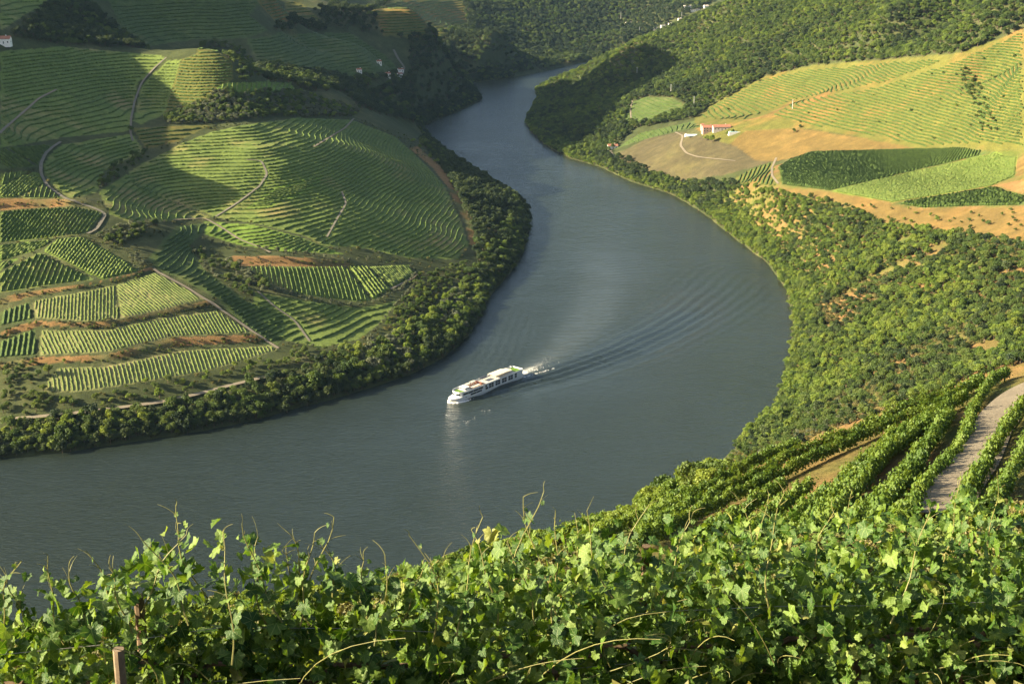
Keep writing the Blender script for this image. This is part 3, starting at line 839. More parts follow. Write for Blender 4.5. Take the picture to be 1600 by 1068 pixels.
def line_rows(P, pa, pb, spacing):
    a, b = hit([pa[0], pb[0]], [pa[1], pb[1]])[:, :2]
    d = (b - a) / np.linalg.norm(b - a); n = np.array([-d[1], d[0]])
    s = P @ n; t = P @ d; out = []
    for c in np.arange(s.min() + spacing * 0.5, s.max(), spacing):
        xs = []
        m = len(P)
        for i in range(m):
            j = (i + 1) % m
            if (s[i] > c) != (s[j] > c): xs.append(t[i] + (t[j] - t[i]) * (c - s[i]) / (s[j] - s[i]))
        xs.sort()
        for k in range(0, len(xs) - 1, 2):
            if xs[k + 1] - xs[k] > 6: out.append(np.array([n * c + d * (xs[k] + 0.6), n * c + d * (xs[k + 1] - 0.6)]))
    return out

def resample(P, step):
    seg = np.r_[0, np.cumsum(np.hypot(*np.diff(P, axis=0).T))]
    n = max(2, int(seg[-1] / step) + 1); s = np.linspace(0, seg[-1], n)
    return np.stack([np.interp(s, seg, P[:, 0]), np.interp(s, seg, P[:, 1])], -1), seg[-1]

def hedge(P, h, w, step, hue, gap=0.04):
    """one row of vines along P: a ragged ridge of foliage, missing plants left as gaps"""
    Q, L = resample(P, step)
    n = len(Q)
    d = np.gradient(Q, axis=0); d /= np.linalg.norm(d, axis=1)[:, None] + 1e-9
    nr = np.stack([-d[:, 1], d[:, 0]], -1)
    hh = h * rng.uniform(0.72, 1.22, n); ww = w * rng.uniform(0.75, 1.3, n)
    g = rng.random(n) < gap; hh[g] *= 0.3; ww[g] *= 0.4
    g = on_track(Q[:, 0], Q[:, 1]); hh[g] = -0.4; ww[g] *= 0.3
    hh[0] *= 0.6; hh[-1] *= 0.6
    Q = Q + nr * rng.normal(0, 0.10, n)[:, None]
    z = height(Q[:, 0], Q[:, 1])
    prof = ((-0.5, 0.0), (-0.62, 0.5), (-0.12, 1.0), (0.55, 0.62), (0.5, 0.0))
    V = np.empty((n, 5, 3))
    for k, (a, b) in enumerate(prof):
        V[:, k, :2] = Q + nr * (a * ww * rng.uniform(0.8, 1.2, n))[:, None]
        V[:, k, 2] = z - 0.25 + b * (hh + 0.25) * rng.uniform(0.9, 1.1, n)
    I = np.arange(n * 5).reshape(n, 5)
    q = np.stack([I[:-1, :-1], I[1:, :-1], I[1:, 1:], I[:-1, 1:]], -1).reshape(-1, 4)
    hu = np.clip(hue + rng.normal(0, 0.10, n), 0, 1).repeat(5)
    return V.reshape(-1, 3), q, hu, L

t = NT('vine_hedge'); p = t.pos()
k = t.math('ADD', t.attr('hue').outputs['Fac'], t.math('MULTIPLY', t.math('SUBTRACT', t.noise(1.1, 5, 0.7, p), 0.5), 0.9))
c = t.ramp(k, [(0.0, (0.028, 0.052, 0.012)), (0.35, (0.055, 0.090, 0.018)), (0.65, (0.095, 0.140, 0.024)), (1.0, (0.150, 0.185, 0.040))])
d_ = t.principled(c, 0.7, 0.2, normal=t.bump(t.noise(2.6, 4, 0.7, p), 1.0, 0.35)); tr_ = t.n('BsdfTranslucent'); t.link(c, tr_.inputs['Color'])
mx_ = t.n('MixShader'); mx_.inputs[0].default_value = 0.25; t.link(d_.outputs[0], mx_.inputs[1]); t.link(tr_.outputs[0], mx_.inputs[2])
M['hedge'] = t.done(mx_)
HUE = {C_VINE: 0.62, C_GOLD: 0.40, C_GRASS: 0.78, C_PALE: 0.82, C_DARKVINE: 0.36}
SIDE = {}
ROWS = []
for fi, (fname, cls, px, rows, hgt) in enumerate(FIELDS):
    P = FIELD_XY[fi]
    if rows is None or len(P) < 4: continue
    lines = line_rows(P, *rows[1], rows[2]) if rows[0] == 'line' else contour_rows(P, rows[1], fi + 50)
    far = P[:, 1].mean() > 1500
    for k, L in enumerate(lines):
        w = 0.85 if rows[0] == 'line' else 1.15
        if cls == C_GRASS and hgt == 1.0: w = 2.0
        if cls == C_PALE: w = 0.6
        if cls == C_GOLD: w = 1.7
        if cls == C_DARKVINE and rows[0] == 'line': w = 1.5 if rows[2] > 2.5 else 1.0
        if cls == C_GRASS: w = 1.75 if not 'plateau field' in fname else 2.1
        tall = hgt * (0.68 if cls == C_PALE else 0.82 if rows[0] == 'contour' else 1.0)
        V, q, hu, ln = hedge(L, tall, w, 2.8 if far else 1.5, HUE[cls] + (0.1 if cls == C_DARKVINE and rows[0] == 'line' else 0), 0.02 if rows[0] == 'line' else 0.06)
        u, v, f = project(V[::5, 0], V[::5, 1], V[::5, 2])
        on = (u > -10) & (u < 1610) & (v > -10) & (v < 1080)
        size = float(np.hypot(np.diff(u), np.diff(v)).sum() * F / f.mean() * hgt) * on.mean()
        ROWS.append([size, fi, k, len(lines), V, q, hu, float(u.mean()), float(v.mean())])
ROWS.sort(key=lambda r: -r[0])
NEAR_ROWS = 16
print('rows', len(ROWS), round(time.time() - T0, 1), 'row faces', sum(len(r[5]) for r in ROWS))
LEFT = {f[0] for f in FIELDS[:36]}
SPAN = {}
for r in ROWS: SPAN.setdefault(r[1], []).append((r[7], r[8]))
SPAN = {k: np.array(a) for k, a in SPAN.items()}
def third(a, x, words):
    lo, hi = a.min(), a.max(); return words[min(len(words) - 1, int((x - lo) / (hi - lo + 1e-6) * len(words)))]
for size, fi, k, n, V, q, hu, mu, mv in ROWS[:300 - NEAR_ROWS]:
    me = np_mesh('vine_row', V - V.mean(0), q, [M['hedge']], False, attrs={'hue': ('FLOAT', 'POINT', hu)})
    o = link('vine_row', me, loc=V.mean(0))
    nm = FIELDS[fi][0]; kind = FIELDS[fi][3][0]
    if kind == 'line':
        lab = 'vine row in the ' + third(SPAN[fi][:, 0], mu, ('leftmost part', 'left half', 'middle', 'right half', 'rightmost part')) + ' of the ' + nm
        if k == 0: lab = 'first vine row at one end of the ' + nm
        if k == n - 1: lab = 'last vine row at the other end of the ' + nm
    else:
        lab = 'curving vine row ' + third(SPAN[fi][:, 1], mv, ('at the top', 'in the upper part', 'above the middle', 'below the middle', 'in the lower part', 'at the foot')) + ' of the ' + nm
    tag(o, lab, 'vine row', 'vine rows of the ' + nm)
rest = ROWS[300 - NEAR_ROWS:]
if rest:
    off = 0; VV = []; QQ = []; HH = []
    for r in rest:
        VV.append(r[4]); QQ.append(r[5] + off); HH.append(r[6]); off += len(r[4])
    o = link('vine_rows_beyond', np_mesh('vine_rows_beyond', np.concatenate(VV), np.concatenate(QQ), [M['hedge']], False, attrs={'hue': ('FLOAT', 'POINT', np.concatenate(HH))}))
    tag(o, 'the smaller and farther vine rows covering both banks of the river', 'vine rows', kind='stuff')

# the rows on the near slope: each is made of single plants
def vine_clump(seed, n=230):
    r = np.random.default_rng(seed)
    c = np.stack([r.uniform(-0.75, 0.75, n), r.normal(0, 0.24, n), 0.25 + 1.25 * r.beta(2.2, 1.6, n)], -1)
    up = r.random(n) < 0.10
    c[up, 2] += r.uniform(0.1, 0.55, up.sum()); c[up, 1] *= 0.5
    nrm = np.stack([r.normal(0, 0.6, n), np.sign(c[:, 1]) * r.uniform(0.2, 1.2, n), r.uniform(-0.1, 1.2, n)], -1)
    return leaf_quads(c, nrm, r.uniform(0.09, 0.17, n), r)
def leaf_quads(c, nrm, size, r):
    nrm = nrm / (np.linalg.norm(nrm, axis=1)[:, None] + 1e-9)
    a = np.cross(nrm, r.normal(0, 1, nrm.shape)); a /= np.linalg.norm(a, axis=1)[:, None] + 1e-9
    b = np.cross(nrm, a)
    s = np.asarray(size)[:, None]
    bend = nrm * s * 0.35
    V = np.stack([c - a * s - bend * 0.6, c - b * s * 0.8 + bend * 0.4, c + a * s - bend * 0.6, c + b * s * 0.8 + bend * 0.4], 1)
    return V.reshape(-1, 3), np.arange(len(c) * 4).reshape(-1, 4)
CLUMPS = []
for k in range(5):
    V, q = vine_clump(100 + k)
    CLUMPS.append(np_mesh('foliage', V, q, [M['vine_row']]))
NEAR = [
 ([(1000,838),(1100,777),(1200,724),(1300,678),(1400,641),(1480,615),(1527,601)], 'crest row, outermost vine row on the near slope above the trees'),
 ([(1000,860),(1100,810),(1200,762),(1312,708),(1397,671),(1481,635),(1531,606)], 'second vine row inside the crest of the near slope'),
 ([(1080,868),(1140,828),(1195,792),(1222,772)], 'short vine row that stops at the bare earth patch'),
 ([(1200,870),(1293,785),(1357,729),(1397,692),(1433,671),(1481,648),(1509,631)], 'vine row just beyond the bare earth patch'),
 ([(1270,860),(1338,779),(1374,734),(1402,706),(1440,680),(1470,662)], 'vine row ending below the narrow grassy gap'),
 ([(1330,850),(1380,790),(1413,757),(1442,712),(1464,686),(1485,660)], 'vine row with a wide dark grassy strip on its right'),
 ([(1230,870),(1318,782),(1366,731),(1400,699),(1437,676),(1474,655)], 'slim vine row between the row past the bare earth patch and the grassy gap'),
 ([(1352,850),(1400,786),(1430,748),(1455,704),(1475,674)], 'slim vine row inside the wide dark grassy strip'),
 ([(1000,849),(1100,794),(1200,743),(1312,694),(1400,656),(1480,625)], 'slim vine row squeezed between the two outermost rows'),
 ([(1400,850),(1447,768),(1492,723),(1506,700),(1517,658),(1534,625),(1557,599),(1600,583),(1640,575)], 'tall vine row bordering the pale road and curling along the crest'),
 ([(1490,830),(1532,745),(1554,706),(1573,678),(1600,644),(1640,600)], 'vine row on the outer side of the pale road'),
 ([(1520,850),(1560,790),(1600,715),(1640,650)], 'vine row at the right edge below the road'),
 ([(1120,900),(1170,850),(1230,800),(1262,775)], 'short vine row under the bare earth patch'),
 ([(880,880),(940,850),(1000,822),(1060,790)], 'low vine row running down to the left of the crest'),
 ([(820,882),(880,856),(950,825),(1010,795)], 'lowest vine row at the brow above the water'),
]
NEAR_LINES = []
for px, lab in NEAR:
    P = polyline(px, 12)
    # drop hits that slipped past the brow
    rr = np.hypot(P[:, 0], P[:, 1]); P = P[rr < 175]
    if len(P) < 3: continue
    Q, L = resample(P, 3.0)
    for _ in range(3): Q[1:-1] = (Q[:-2] + 2 * Q[1:-1] + Q[2:]) / 4
    Q, L = resample(Q, 1.05); NEAR_LINES.append(Q)
    z = height(Q[:, 0], Q[:, 1])
    root = empty('vine_row', (Q[0, 0], Q[0, 1], z[0]))
    tag(root, lab, 'vine row', 'vine rows on the near slope')
    for i in range(len(Q)):
        d = Q[min(i + 1, len(Q) - 1)] - Q[max(i - 1, 0)]
        if rng.random() < 0.03: continue
        s = rng.uniform(0.85, 1.25)
        link('foliage', CLUMPS[int(rng.integers(5))], root, (Q[i, 0] - Q[0, 0] + rng.normal(0, .1), Q[i, 1] - Q[0, 1] + rng.normal(0, .1), z[i] - z[0]),
             (0, 0, math.atan2(d[1], d[0]) + (math.pi if rng.random() < 0.5 else 0)), (1.0, s * .8, s * rng.uniform(0.85, 1.1)))
ribbon('dirt_road', [(1462,812),(1492,770),(1525,728),(1546,688),(1562,655),(1580,632),(1610,612),(1650,596)], 3.5, M['track'], 'pale dirt road curving over the near slope', 0.12, 1.5, 5)
print('rows done', round(time.time() - T0, 1))
# ------------------------------------------------------------------ trees and shrubs
def crown_mesh(name, mat, seed, nq, squash=0.9, lobes=9, leaf=0.15, spread=0.62):
    r = np.random.default_rng(seed)
    cs = []; ns = []
    for k in range(lobes):
        a = r.uniform(0, 6.283); el = r.uniform(-0.35, 1.0)
        rad = r.uniform(0.24, 0.54)
        ctr = np.array([math.cos(a), math.sin(a), 0]) * spread * r.uniform(0.45, 1.25) * math.cos(el) + np.array([0, 0, math.sin(el) * 0.72])
        m = nq // lobes
        d = r.normal(0, 1, (m, 3)); d /= np.linalg.norm(d, axis=1)[:, None]
        d[:, 2] = np.where(d[:, 2] < -0.3, -d[:, 2], d[:, 2])
        rr = rad * r.uniform(0.72, 1.12, m)
        cs.append(ctr + d * rr[:, None]); ns.append(d + r.normal(0, 0.8, (m, 3)))
    c = np.concatenate(cs); n = np.concatenate(ns)
    c[:, 2] = c[:, 2] * squash + 0.95 * squash
    V, q = leaf_quads(c, n, leaf * r.uniform(0.65, 1.35, len(c)), r)
    return np_mesh(name, V, q, [mat])

def trunk_mesh(name, seed, h=0.9):
    r = random.Random(seed); b = MB()
    top = (r.uniform(-.1, .1), r.uniform(-.1, .1), h)
    b.tube([(0, 0, -0.25), (top[0] * .3, top[1] * .3, h * .5), top], [0.10, 0.075, 0.05], 6)
    for k in range(4):
        a = k * 1.57 + r.uniform(-.5, .5)
        b.tube([(top[0] * .6, top[1] * .6, h * r.uniform(.45, .8)), (math.cos(a) * .32, math.sin(a) * .32, h * 1.05), (math.cos(a) * .55, math.sin(a) * .55, h * r.uniform(1.15, 1.45))], [0.05, 0.035, 0.015], 4)
    return b.mesh(name, M['bark'])

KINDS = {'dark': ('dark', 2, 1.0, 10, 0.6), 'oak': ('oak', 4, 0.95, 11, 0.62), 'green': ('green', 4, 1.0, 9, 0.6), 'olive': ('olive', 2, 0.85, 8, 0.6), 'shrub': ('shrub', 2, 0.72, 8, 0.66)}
PROTO = []          # (crown mesh, trunk mesh, kind)
for kname, (mt, nv, sq, lob, spr) in KINDS.items():
    for k in range(nv):
        PROTO.append((crown_mesh('crown', M[mt], 300 + len(PROTO) * 7, 1000, sq, lob, 0.098, spr), trunk_mesh('trunk', 500 + len(PROTO), 0.85), kname))
PIDX = {k: [i for i, p in enumerate(PROTO) if p[2] == k] for k in KINDS}

# zones: name for labels, outline, spacing, radius range, kinds with weights, share kept, clearing noise scale
ZONES = [
 ('between the railway bench and the river on the left bank', [(0,662),(130,651),(260,635),(355,612),(430,592),(520,562),(600,532),(670,497),(745,417),(783,365),(794,322),(776,300),(800,306),(825,326),(826,350),(815,398),(792,430),(765,460),(722,533),(640,584),(520,621),(400,654),(200,689),(0,714)], 4.4, (1.8, 4.6), {'dark': 4, 'oak': 4, 'green': 2, 'olive': 1}, 0.95, 0.18),
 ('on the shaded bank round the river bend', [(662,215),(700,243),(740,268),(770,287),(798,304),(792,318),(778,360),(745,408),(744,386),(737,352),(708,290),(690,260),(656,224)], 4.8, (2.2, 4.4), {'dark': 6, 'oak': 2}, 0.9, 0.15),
 ('on the bank just above the railway bench', [(85,622),(130,614),(320,584),(440,552),(560,536),(604,504),(645,462),(670,442),(738,410),(735,416),(668,486),(560,546),(470,571),(355,599),(260,622),(130,638),(85,640)], 4.4, (1.3, 2.9), {'oak': 5, 'green': 2, 'shrub': 2}, 0.62, 0.2),
 ('at the dark corner left of the lower tier', [(0,575),(60,570),(80,585),(66,614),(85,625),(60,650),(0,654)], 4.4, (1.4, 3.0), {'oak': 5, 'shrub': 2}, 0.5, 0.2),
 ('in the wood above the round hill', [(256,188),(312,143),(470,146),(565,174),(548,184),(430,183),(330,193),(262,194)], 4.6, (2.0, 3.6), {'oak': 5, 'olive': 3, 'green': 2}, 0.92, 0.1),
 ('on the crest of the small lit hill', [(306,73),(330,63),(376,76),(398,96),(412,126),(376,130),(362,98),(340,80)], 5.0, (2.0, 3.6), {'oak': 5, 'olive': 3}, 0.75, 0.15),
 ('on the wooded knob', [(12,60),(45,34),(70,12),(95,2),(140,5),(190,50),(232,76),(100,71)], 5.0, (2.4, 4.2), {'dark': 5, 'oak': 2}, 0.9, 0.1),
 ('in the shaded gully between the ridge fields', [(296,384),(338,396),(385,416),(425,448),(470,478),(452,494),(385,470),(318,420)], 5.0, (1.6, 3.0), {'oak': 3, 'olive': 4}, 0.75, 0.2),
 ('in the hedge above the bright green kite', [(150,371),(205,347),(243,338),(246,352),(236,362),(188,386),(165,382)], 3.6, (1.5, 2.7), {'oak': 4, 'olive': 3}, 0.9, 0.1),
 ('at the corner of the bright green kite', [(200,397),(222,399),(230,412),(214,422),(202,410)], 3.6, (1.3, 2.2), {'olive': 4}, 0.9, 0.05),
 ('in the dark fold left of the round hill', [(120,262),(162,268),(212,236),(240,228),(212,262),(160,300)], 5.0, (1.6, 3.2), {'oak': 5}, 0.6, 0.2),
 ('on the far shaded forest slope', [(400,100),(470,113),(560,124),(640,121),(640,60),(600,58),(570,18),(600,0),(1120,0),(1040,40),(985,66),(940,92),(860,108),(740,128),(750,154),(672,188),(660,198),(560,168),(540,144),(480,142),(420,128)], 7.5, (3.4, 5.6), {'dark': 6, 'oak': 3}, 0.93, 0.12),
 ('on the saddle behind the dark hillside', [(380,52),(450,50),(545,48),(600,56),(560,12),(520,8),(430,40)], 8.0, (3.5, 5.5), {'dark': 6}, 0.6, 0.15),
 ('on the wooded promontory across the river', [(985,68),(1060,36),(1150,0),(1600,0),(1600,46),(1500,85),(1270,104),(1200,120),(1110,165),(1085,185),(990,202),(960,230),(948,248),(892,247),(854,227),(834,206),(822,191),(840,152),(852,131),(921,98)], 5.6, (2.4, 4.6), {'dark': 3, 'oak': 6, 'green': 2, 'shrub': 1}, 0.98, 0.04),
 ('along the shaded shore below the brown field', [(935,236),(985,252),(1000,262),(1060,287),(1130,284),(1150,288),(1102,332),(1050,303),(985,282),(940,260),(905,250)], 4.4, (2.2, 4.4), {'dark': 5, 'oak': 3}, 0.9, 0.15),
 ('on the sunlit scrub slope', [(1098,332),(1104,318),(1140,290),(1200,298),(1300,318),(1390,352),(1480,366),(1600,380),(1600,566),(1500,600),(1400,640),(1300,672),(1200,716),(1146,704),(1212,636),(1232,560),(1236,500),(1228,456),(1196,410),(1148,374)], 3.2, (1.1, 3.7), {'green': 5, 'oak': 4, 'dark': 1, 'shrub': 3}, 0.94, 0.22),
 ('on the wooded shore below the near slope', [(1000,798),(1060,748),(1140,704),(1205,645),(1225,600),(1240,590),(1330,640),(1300,668),(1200,716),(1100,768),(1020,812)], 2.7, (0.9, 2.1), {'green': 5, 'oak': 3, 'shrub': 3, 'olive': 1}, 0.95, 0.1),
 ('in the dark scrub right of the ridge field', [(652,430),(735,410),(735,418),(668,488),(606,503),(640,462)], 4.2, (1.2, 2.6), {'oak': 5, 'shrub': 1}, 0.8, 0.15),
 ('in the dark fold of the golden hill', [(1496,112),(1515,108),(1542,148),(1554,175),(1562,210),(1536,214),(1520,168)], 4.5, (1.0, 2.2), {'oak': 5}, 0.9, 0.1),
 ('among the dry grass above the scrub slope', [(1230,300),(1390,326),(1600,328),(1600,382),(1480,368),(1300,325)], 9.0, (0.9, 2.0), {'green': 2, 'oak': 3}, 0.45, 0.2),
 ('dotted over the golden hill', [(1210,190),(1382,142),(1512,96),(1600,58),(1600,230),(1500,226),(1440,230),(1250,198)], 17.0, (0.8, 1.7), {'oak': 4, 'green': 1}, 0.6, 0.2),
 ('on the brow between the near rows and the water', [(640,900),(720,872),(800,845),(870,828),(1000,790),(1060,772),(1020,822),(900,870),(760,898)], 2.2, (0.5, 1.3), {'green': 5, 'shrub': 3}, 0.8, 0.1),
]
TP = []     # x, y, z, radius, zone, proto
for zi, (zn, px, sp, (r0, r1), kinds, keep, cl) in enumerate(ZONES):
    P = outline(px, 14)
    near_zone = zn.startswith('on the brow')
    if near_zone: P = P[np.hypot(P[:, 0], P[:, 1]) < 330]
    x0, y0 = P.min(0); x1, y1 = P.max(0)
    gx, gy = np.meshgrid(np.arange(x0, x1, sp), np.arange(y0, y1, sp))
    gx = gx.ravel() + rng.uniform(-0.45, 0.45, gx.size) * sp; gy = gy.ravel() + rng.uniform(-0.45, 0.45, gy.size) * sp
    m = in_poly(gx, gy, P) & (rng.random(gx.size) < keep) & (G1(gx, gy, G1.SD) > 1.2) & ~on_track(gx, gy) 
    m &= (vnoise(gx / 24, gy / 24, 60 + zi) * 0.7 + vnoise(gx / 9, gy / 9, 90 + zi) * 0.3) > cl
    gx, gy = gx[m], gy[m]
    _, fid = cover(gx, gy)
    if not zn.startswith('dotted') and not zn.startswith('in the dark fold of'): k = fid < 0; gx, gy = gx[k], gy[k]
    ks = list(kinds); wts = np.array([kinds[k] for k in ks], float); wts /= wts.sum()
    # kinds grow in drifts
    dr = vnoise(gx / 45, gy / 45, 7) * 0.6 + rng.random(len(gx)) * 0.4
    kk = np.searchsorted(np.cumsum(wts), np.clip((dr - 0.15) / 0.7, 0, 0.999))
    rad = r0 + (r1 - r0) * rng.beta(1.6, 2.0, len(gx))
    z = height(gx, gy)
    # nothing grows on the tracks
    for i in range(len(gx)):
        kn = ks[kk[i]]; ids = PIDX[kn]
        rr = rad[i] * (0.62 if kn == 'shrub' else 1.0)
        TP.append((gx[i], gy[i], z[i], rr, zi, ids[int(rng.integers(len(ids)))]))
# bushes crowning the brow, where the near slope drops away
ZONES.append(('crowning the brow of the near slope',)); zi = len(ZONES) - 1
P = polyline([(540,948),(600,926),(660,905),(720,887),(780,868),(840,852),(880,846),(920,829),(960,815),(1000,797)], 6); Q, L = resample(P, .5)
for q in Q:
    for k in range(2):
        x, y = q + rng.normal(0, .9, 2) + np.array([0, rng.uniform(-3, 1.5)])
        TP.append((x, y, float(height(np.array([x]), np.array([y]))[0]), rng.uniform(.35, .85), zi, PIDX[('green', 'oak', 'shrub')[int(rng.integers(3))]][int(rng.integers(2))]))
# odd shrubs in the corners no field uses on the left bank
ZONES.append(('in the rough corners between the left bank fields',)); zi = len(ZONES) - 1
P = outline([(0,240),(100,230),(210,210),(400,190),(560,186),(640,215),(700,290),(738,390),(660,470),(560,535),(430,548),(320,582),(130,614),(0,600)], 14)
xa = rng.uniform(P[:, 0].min(), P[:, 0].max(), 9000); ya = rng.uniform(P[:, 1].min(), P[:, 1].max(), 9000)
k = in_poly(xa, ya, P) & ~on_track(xa, ya) & (vnoise(xa / 20, ya / 20, 12) > .40) & (G1(xa, ya, G1.SD) > 2); xa, ya = xa[k], ya[k]
k = cover(xa, ya)[1] < 0; xa, ya = xa[k], ya[k]; za = height(xa, ya)
for x, y, z in zip(xa, ya, za):
    TP.append((x, y, z, rng.uniform(.4, 1.3), zi, PIDX[('oak', 'shrub', 'dark', 'olive')[int(rng.integers(4))]][int(rng.integers(2))]))
# bushes along the banks between the tiers
ZONES.append(('on the banks between the tiers',)); zi = len(ZONES) - 1
for P, h in BANK_XY:
    Q, L = resample(P, 1.7)
    for q in Q:
        if rng.random() < (0.35 + 0.5 * float(vnoise(q[:1] / 14, q[1:] / 14, 3)[0])) and rng.random() < .8:
            x, y = q + rng.normal(0, .9, 2); TP.append((x, y - .8, float(height(np.array([x]), np.array([y - .8]))[0]), rng.uniform(.5, 1.15), zi, PIDX[('oak', 'shrub', 'green')[int(rng.integers(3))]][int(rng.integers(2))]))
# undergrowth on the steep slope under the camera
ZONES.append(('on the steep slope below the nearest vines',)); zi = len(ZONES) - 1
ya = 10 + 150 * rng.random(6500) ** 1.5; xa = rng.uniform(-0.62, 0.55, 6500) * ya + rng.uniform(-3, 3, 6500); za = height(xa, ya)
ra = rng.uniform(.35, .8, 6500) * (1 + np.minimum(ya, 60) / 60)
uu, vv, ff = project(xa, ya, za + ra * 1.9)
k = ~(((xa > 6) & (ya < 16)) | (xa > 26) | ((xa > 4) & (ya > 60))) & (vv > np.interp(uu, [0, 640, 700, 850, 1000, 1100], [948, 906, 870, 824, 780, 738]))
for x, y, z, q in zip(xa[k], ya[k], za[k], ra[k]):
    TP.append((x, y, z, q, zi, PIDX[('oak', 'green', 'shrub')[int(rng.integers(3))]][int(rng.integers(2))]))
# the fringe right at the water's edge
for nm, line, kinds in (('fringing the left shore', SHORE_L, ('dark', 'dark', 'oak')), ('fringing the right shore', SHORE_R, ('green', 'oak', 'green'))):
    ZONES.append((nm,)); zi = len(ZONES) - 1
    Q, L = resample(np.array([at_z(a, b, 0.0)[:2] for a, b in line]), 3.0)
    d = np.gradient(Q, axis=0); d /= np.linalg.norm(d, axis=1)[:, None] + 1e-9
    n = np.stack([-d[:, 1], d[:, 0]], -1)
    probe = G1(Q[:, 0] + n[:, 0] * 9, Q[:, 1] + n[:, 1] * 9, G1.SD) < 0
    n[probe] *= -1
    for off, skip in ((0.4, .15), (2.4, .12), (5.5, .2), (9.0, .3), (12.5, .35)):
        P = Q + n * (off + rng.uniform(-1.2, 1.2, len(Q)))[:, None] + rng.normal(0, .8, Q.shape)
        z = height(P[:, 0], P[:, 1])
        for i in range(len(P)):
            if rng.random() < skip or P[i, 1] > 2400 or P[i, 1] < 590: continue
            kn = kinds[int(rng.integers(len(kinds)))]
            TP.append((P[i, 0], P[i, 1], max(z[i], .1), rng.uniform(1.5, 3.3), zi, PIDX[kn][int(rng.integers(2))]))
SPECIAL = [  # lone trees: photo pixel of the foot, radius, kind, label
 (492,606,5.6,'oak','tall golden-lit tree standing above the others on the left shore'), (540,588,5.2,'oak','broad golden-lit tree right of the tallest tree on the left shore'),
 (588,566,5.0,'oak','round golden-lit tree at the bend of the left shore'), (606,556,4.6,'oak','dense tree beside the round golden-lit tree at the left shore bend'),
 (636,552,4.0,'green','lit bushy tree below the railway curve on the left bank'), (660,534,3.8,'green','small lit tree at the top of the shaded left bank wood'),
 (1394,350,2.6,'oak','lone round tree casting a shadow on the dry grass below the plateau'), (1365,349,2.2,'olive','grey green shrub left of the lone round tree on dry grass'),
 (1112,222,4.0,'green','yellow green round tree in front of the red roofed farmhouse'), (1104,220,3.4,'green','smaller yellow green tree at the corner of the red roofed farmhouse'), (1136,212,3.0,'green','leafy tree right of the red roofed farmhouse'), (1144,208,2.6,'green','small tree beside the pale terrace right of the farmhouse'),
 (1138,173,2.0,'oak','lone dark tree with a long shadow among the terraces behind the farmhouse'), (1240,208,2.4,'oak','dark bush on the dry field edge below the golden hill'), (1250,200,2.2,'oak','dark bush above the dry field below the golden hill'),
 (645,223,2.8,'green','bright lit tree, topmost of the line beside the river flank'), (655,232,2.6,'green','bright lit tree, second of the line beside the river flank'), (664,240,2.8,'olive','pale lit tree in the middle of the line beside the river flank'),
 (672,248,3.0,'green','bright lit tree below the pale one beside the river flank'), (682,256,3.0,'green','large lit tree at the low end of the line beside the river flank'), (703,276,2.4,'green','lit tree standing alone lower down the river flank'), (706,288,2.0,'green','small lit tree under the lone one on the river flank'),
 (1010,47,3.6,'oak','dark tree beside the white houses on the far ridge'), (241,352,3.0,'oak','tall lit tree at the right end of the hedge above the bright kite field'),
 (205,206,2.6,'oak','round dark tree where the shaded tracks meet'), (1245,662,3.0,'oak','dark tree beside the ruined stone hut'), (1298,648,2.6,'shrub','dry pale shrub right of the ruined stone hut'),
]
OLIVES = [([(402,388),(430,392),(470,398),(520,405),(572,408)], 'olive trees along the top of the orange bank', 'grey olive tree in the line above the orange bank'),
          ([(440,456),(475,466),(520,476),(560,480),(600,468),(632,448),(650,430)], 'olive trees round the foot of the ridge field', 'grey olive tree in the line round the ridge field'),
          ([(575,530),(600,500),(625,470),(650,446)], 'trees beside the steep path above the railway', 'lit small tree beside the steep path above the railway'),
          ([(318,375),(350,383),(385,392)], 'olive trees along the top of the orange bank', 'grey olive tree in the line above the orange bank')]
TREES = []   # all, with projected size
A = np.array(TP)
u, v, f = project(A[:, 0], A[:, 1], A[:, 2] + A[:, 3] * 1.4)
size = F * A[:, 3] / f
on = (u > -15) & (u < 1615) & (v > -25) & (v < 1000)
under = A[:, 4] == [z[0] for z in ZONES].index('on the steep slope below the nearest vines')
on &= ~under
order = np.argsort(-np.where(on, size, 0))
cand = order[:1500]
hh = hit(u[cand], v[cand]); vis = np.hypot(hh[:, 0], hh[:, 1]) > np.hypot(A[cand, 0], A[cand, 1]) - 4
n_special = len(SPECIAL) + 50
chosen = cand[vis][:max(0, 300 - n_special)]
rest_mask = np.ones(len(A), bool); rest_mask[chosen] = False
print('zones', {z[0]: int((A[:, 4] == i).sum()) for i, z in enumerate(ZONES)}); print('trees', len(A), 'chosen', len(chosen), round(time.time() - T0, 1))
NAME = {'dark': 'shade_toned_tree', 'oak': 'oak_tree', 'green': 'leafy_tree', 'olive': 'olive_tree', 'shrub': 'shrub'}
LOOK = {'dark': 'shade-toned deep green tree', 'oak': 'mid green tree', 'green': 'bright green tree', 'olive': 'grey green tree', 'shrub': 'dry pale shrub'}
def plant_tree(x, y, z, r, pi, label, group, sub=False):
    crown, trunk, kind = PROTO[pi]
    root = empty(NAME[kind], (x, y, z - 0.1), float(rng.uniform(0, 6.28)))
    s = r * rng.uniform(0.92, 1.08)
    link('trunk', trunk, root, scale=(s, s, s))
    link('crown', crown, root, scale=(s, s * rng.uniform(0.88, 1.1), s * rng.uniform(0.88, 1.15)))
    tag(root, label, 'shrub' if kind == 'shrub' else 'tree', group)
    return root
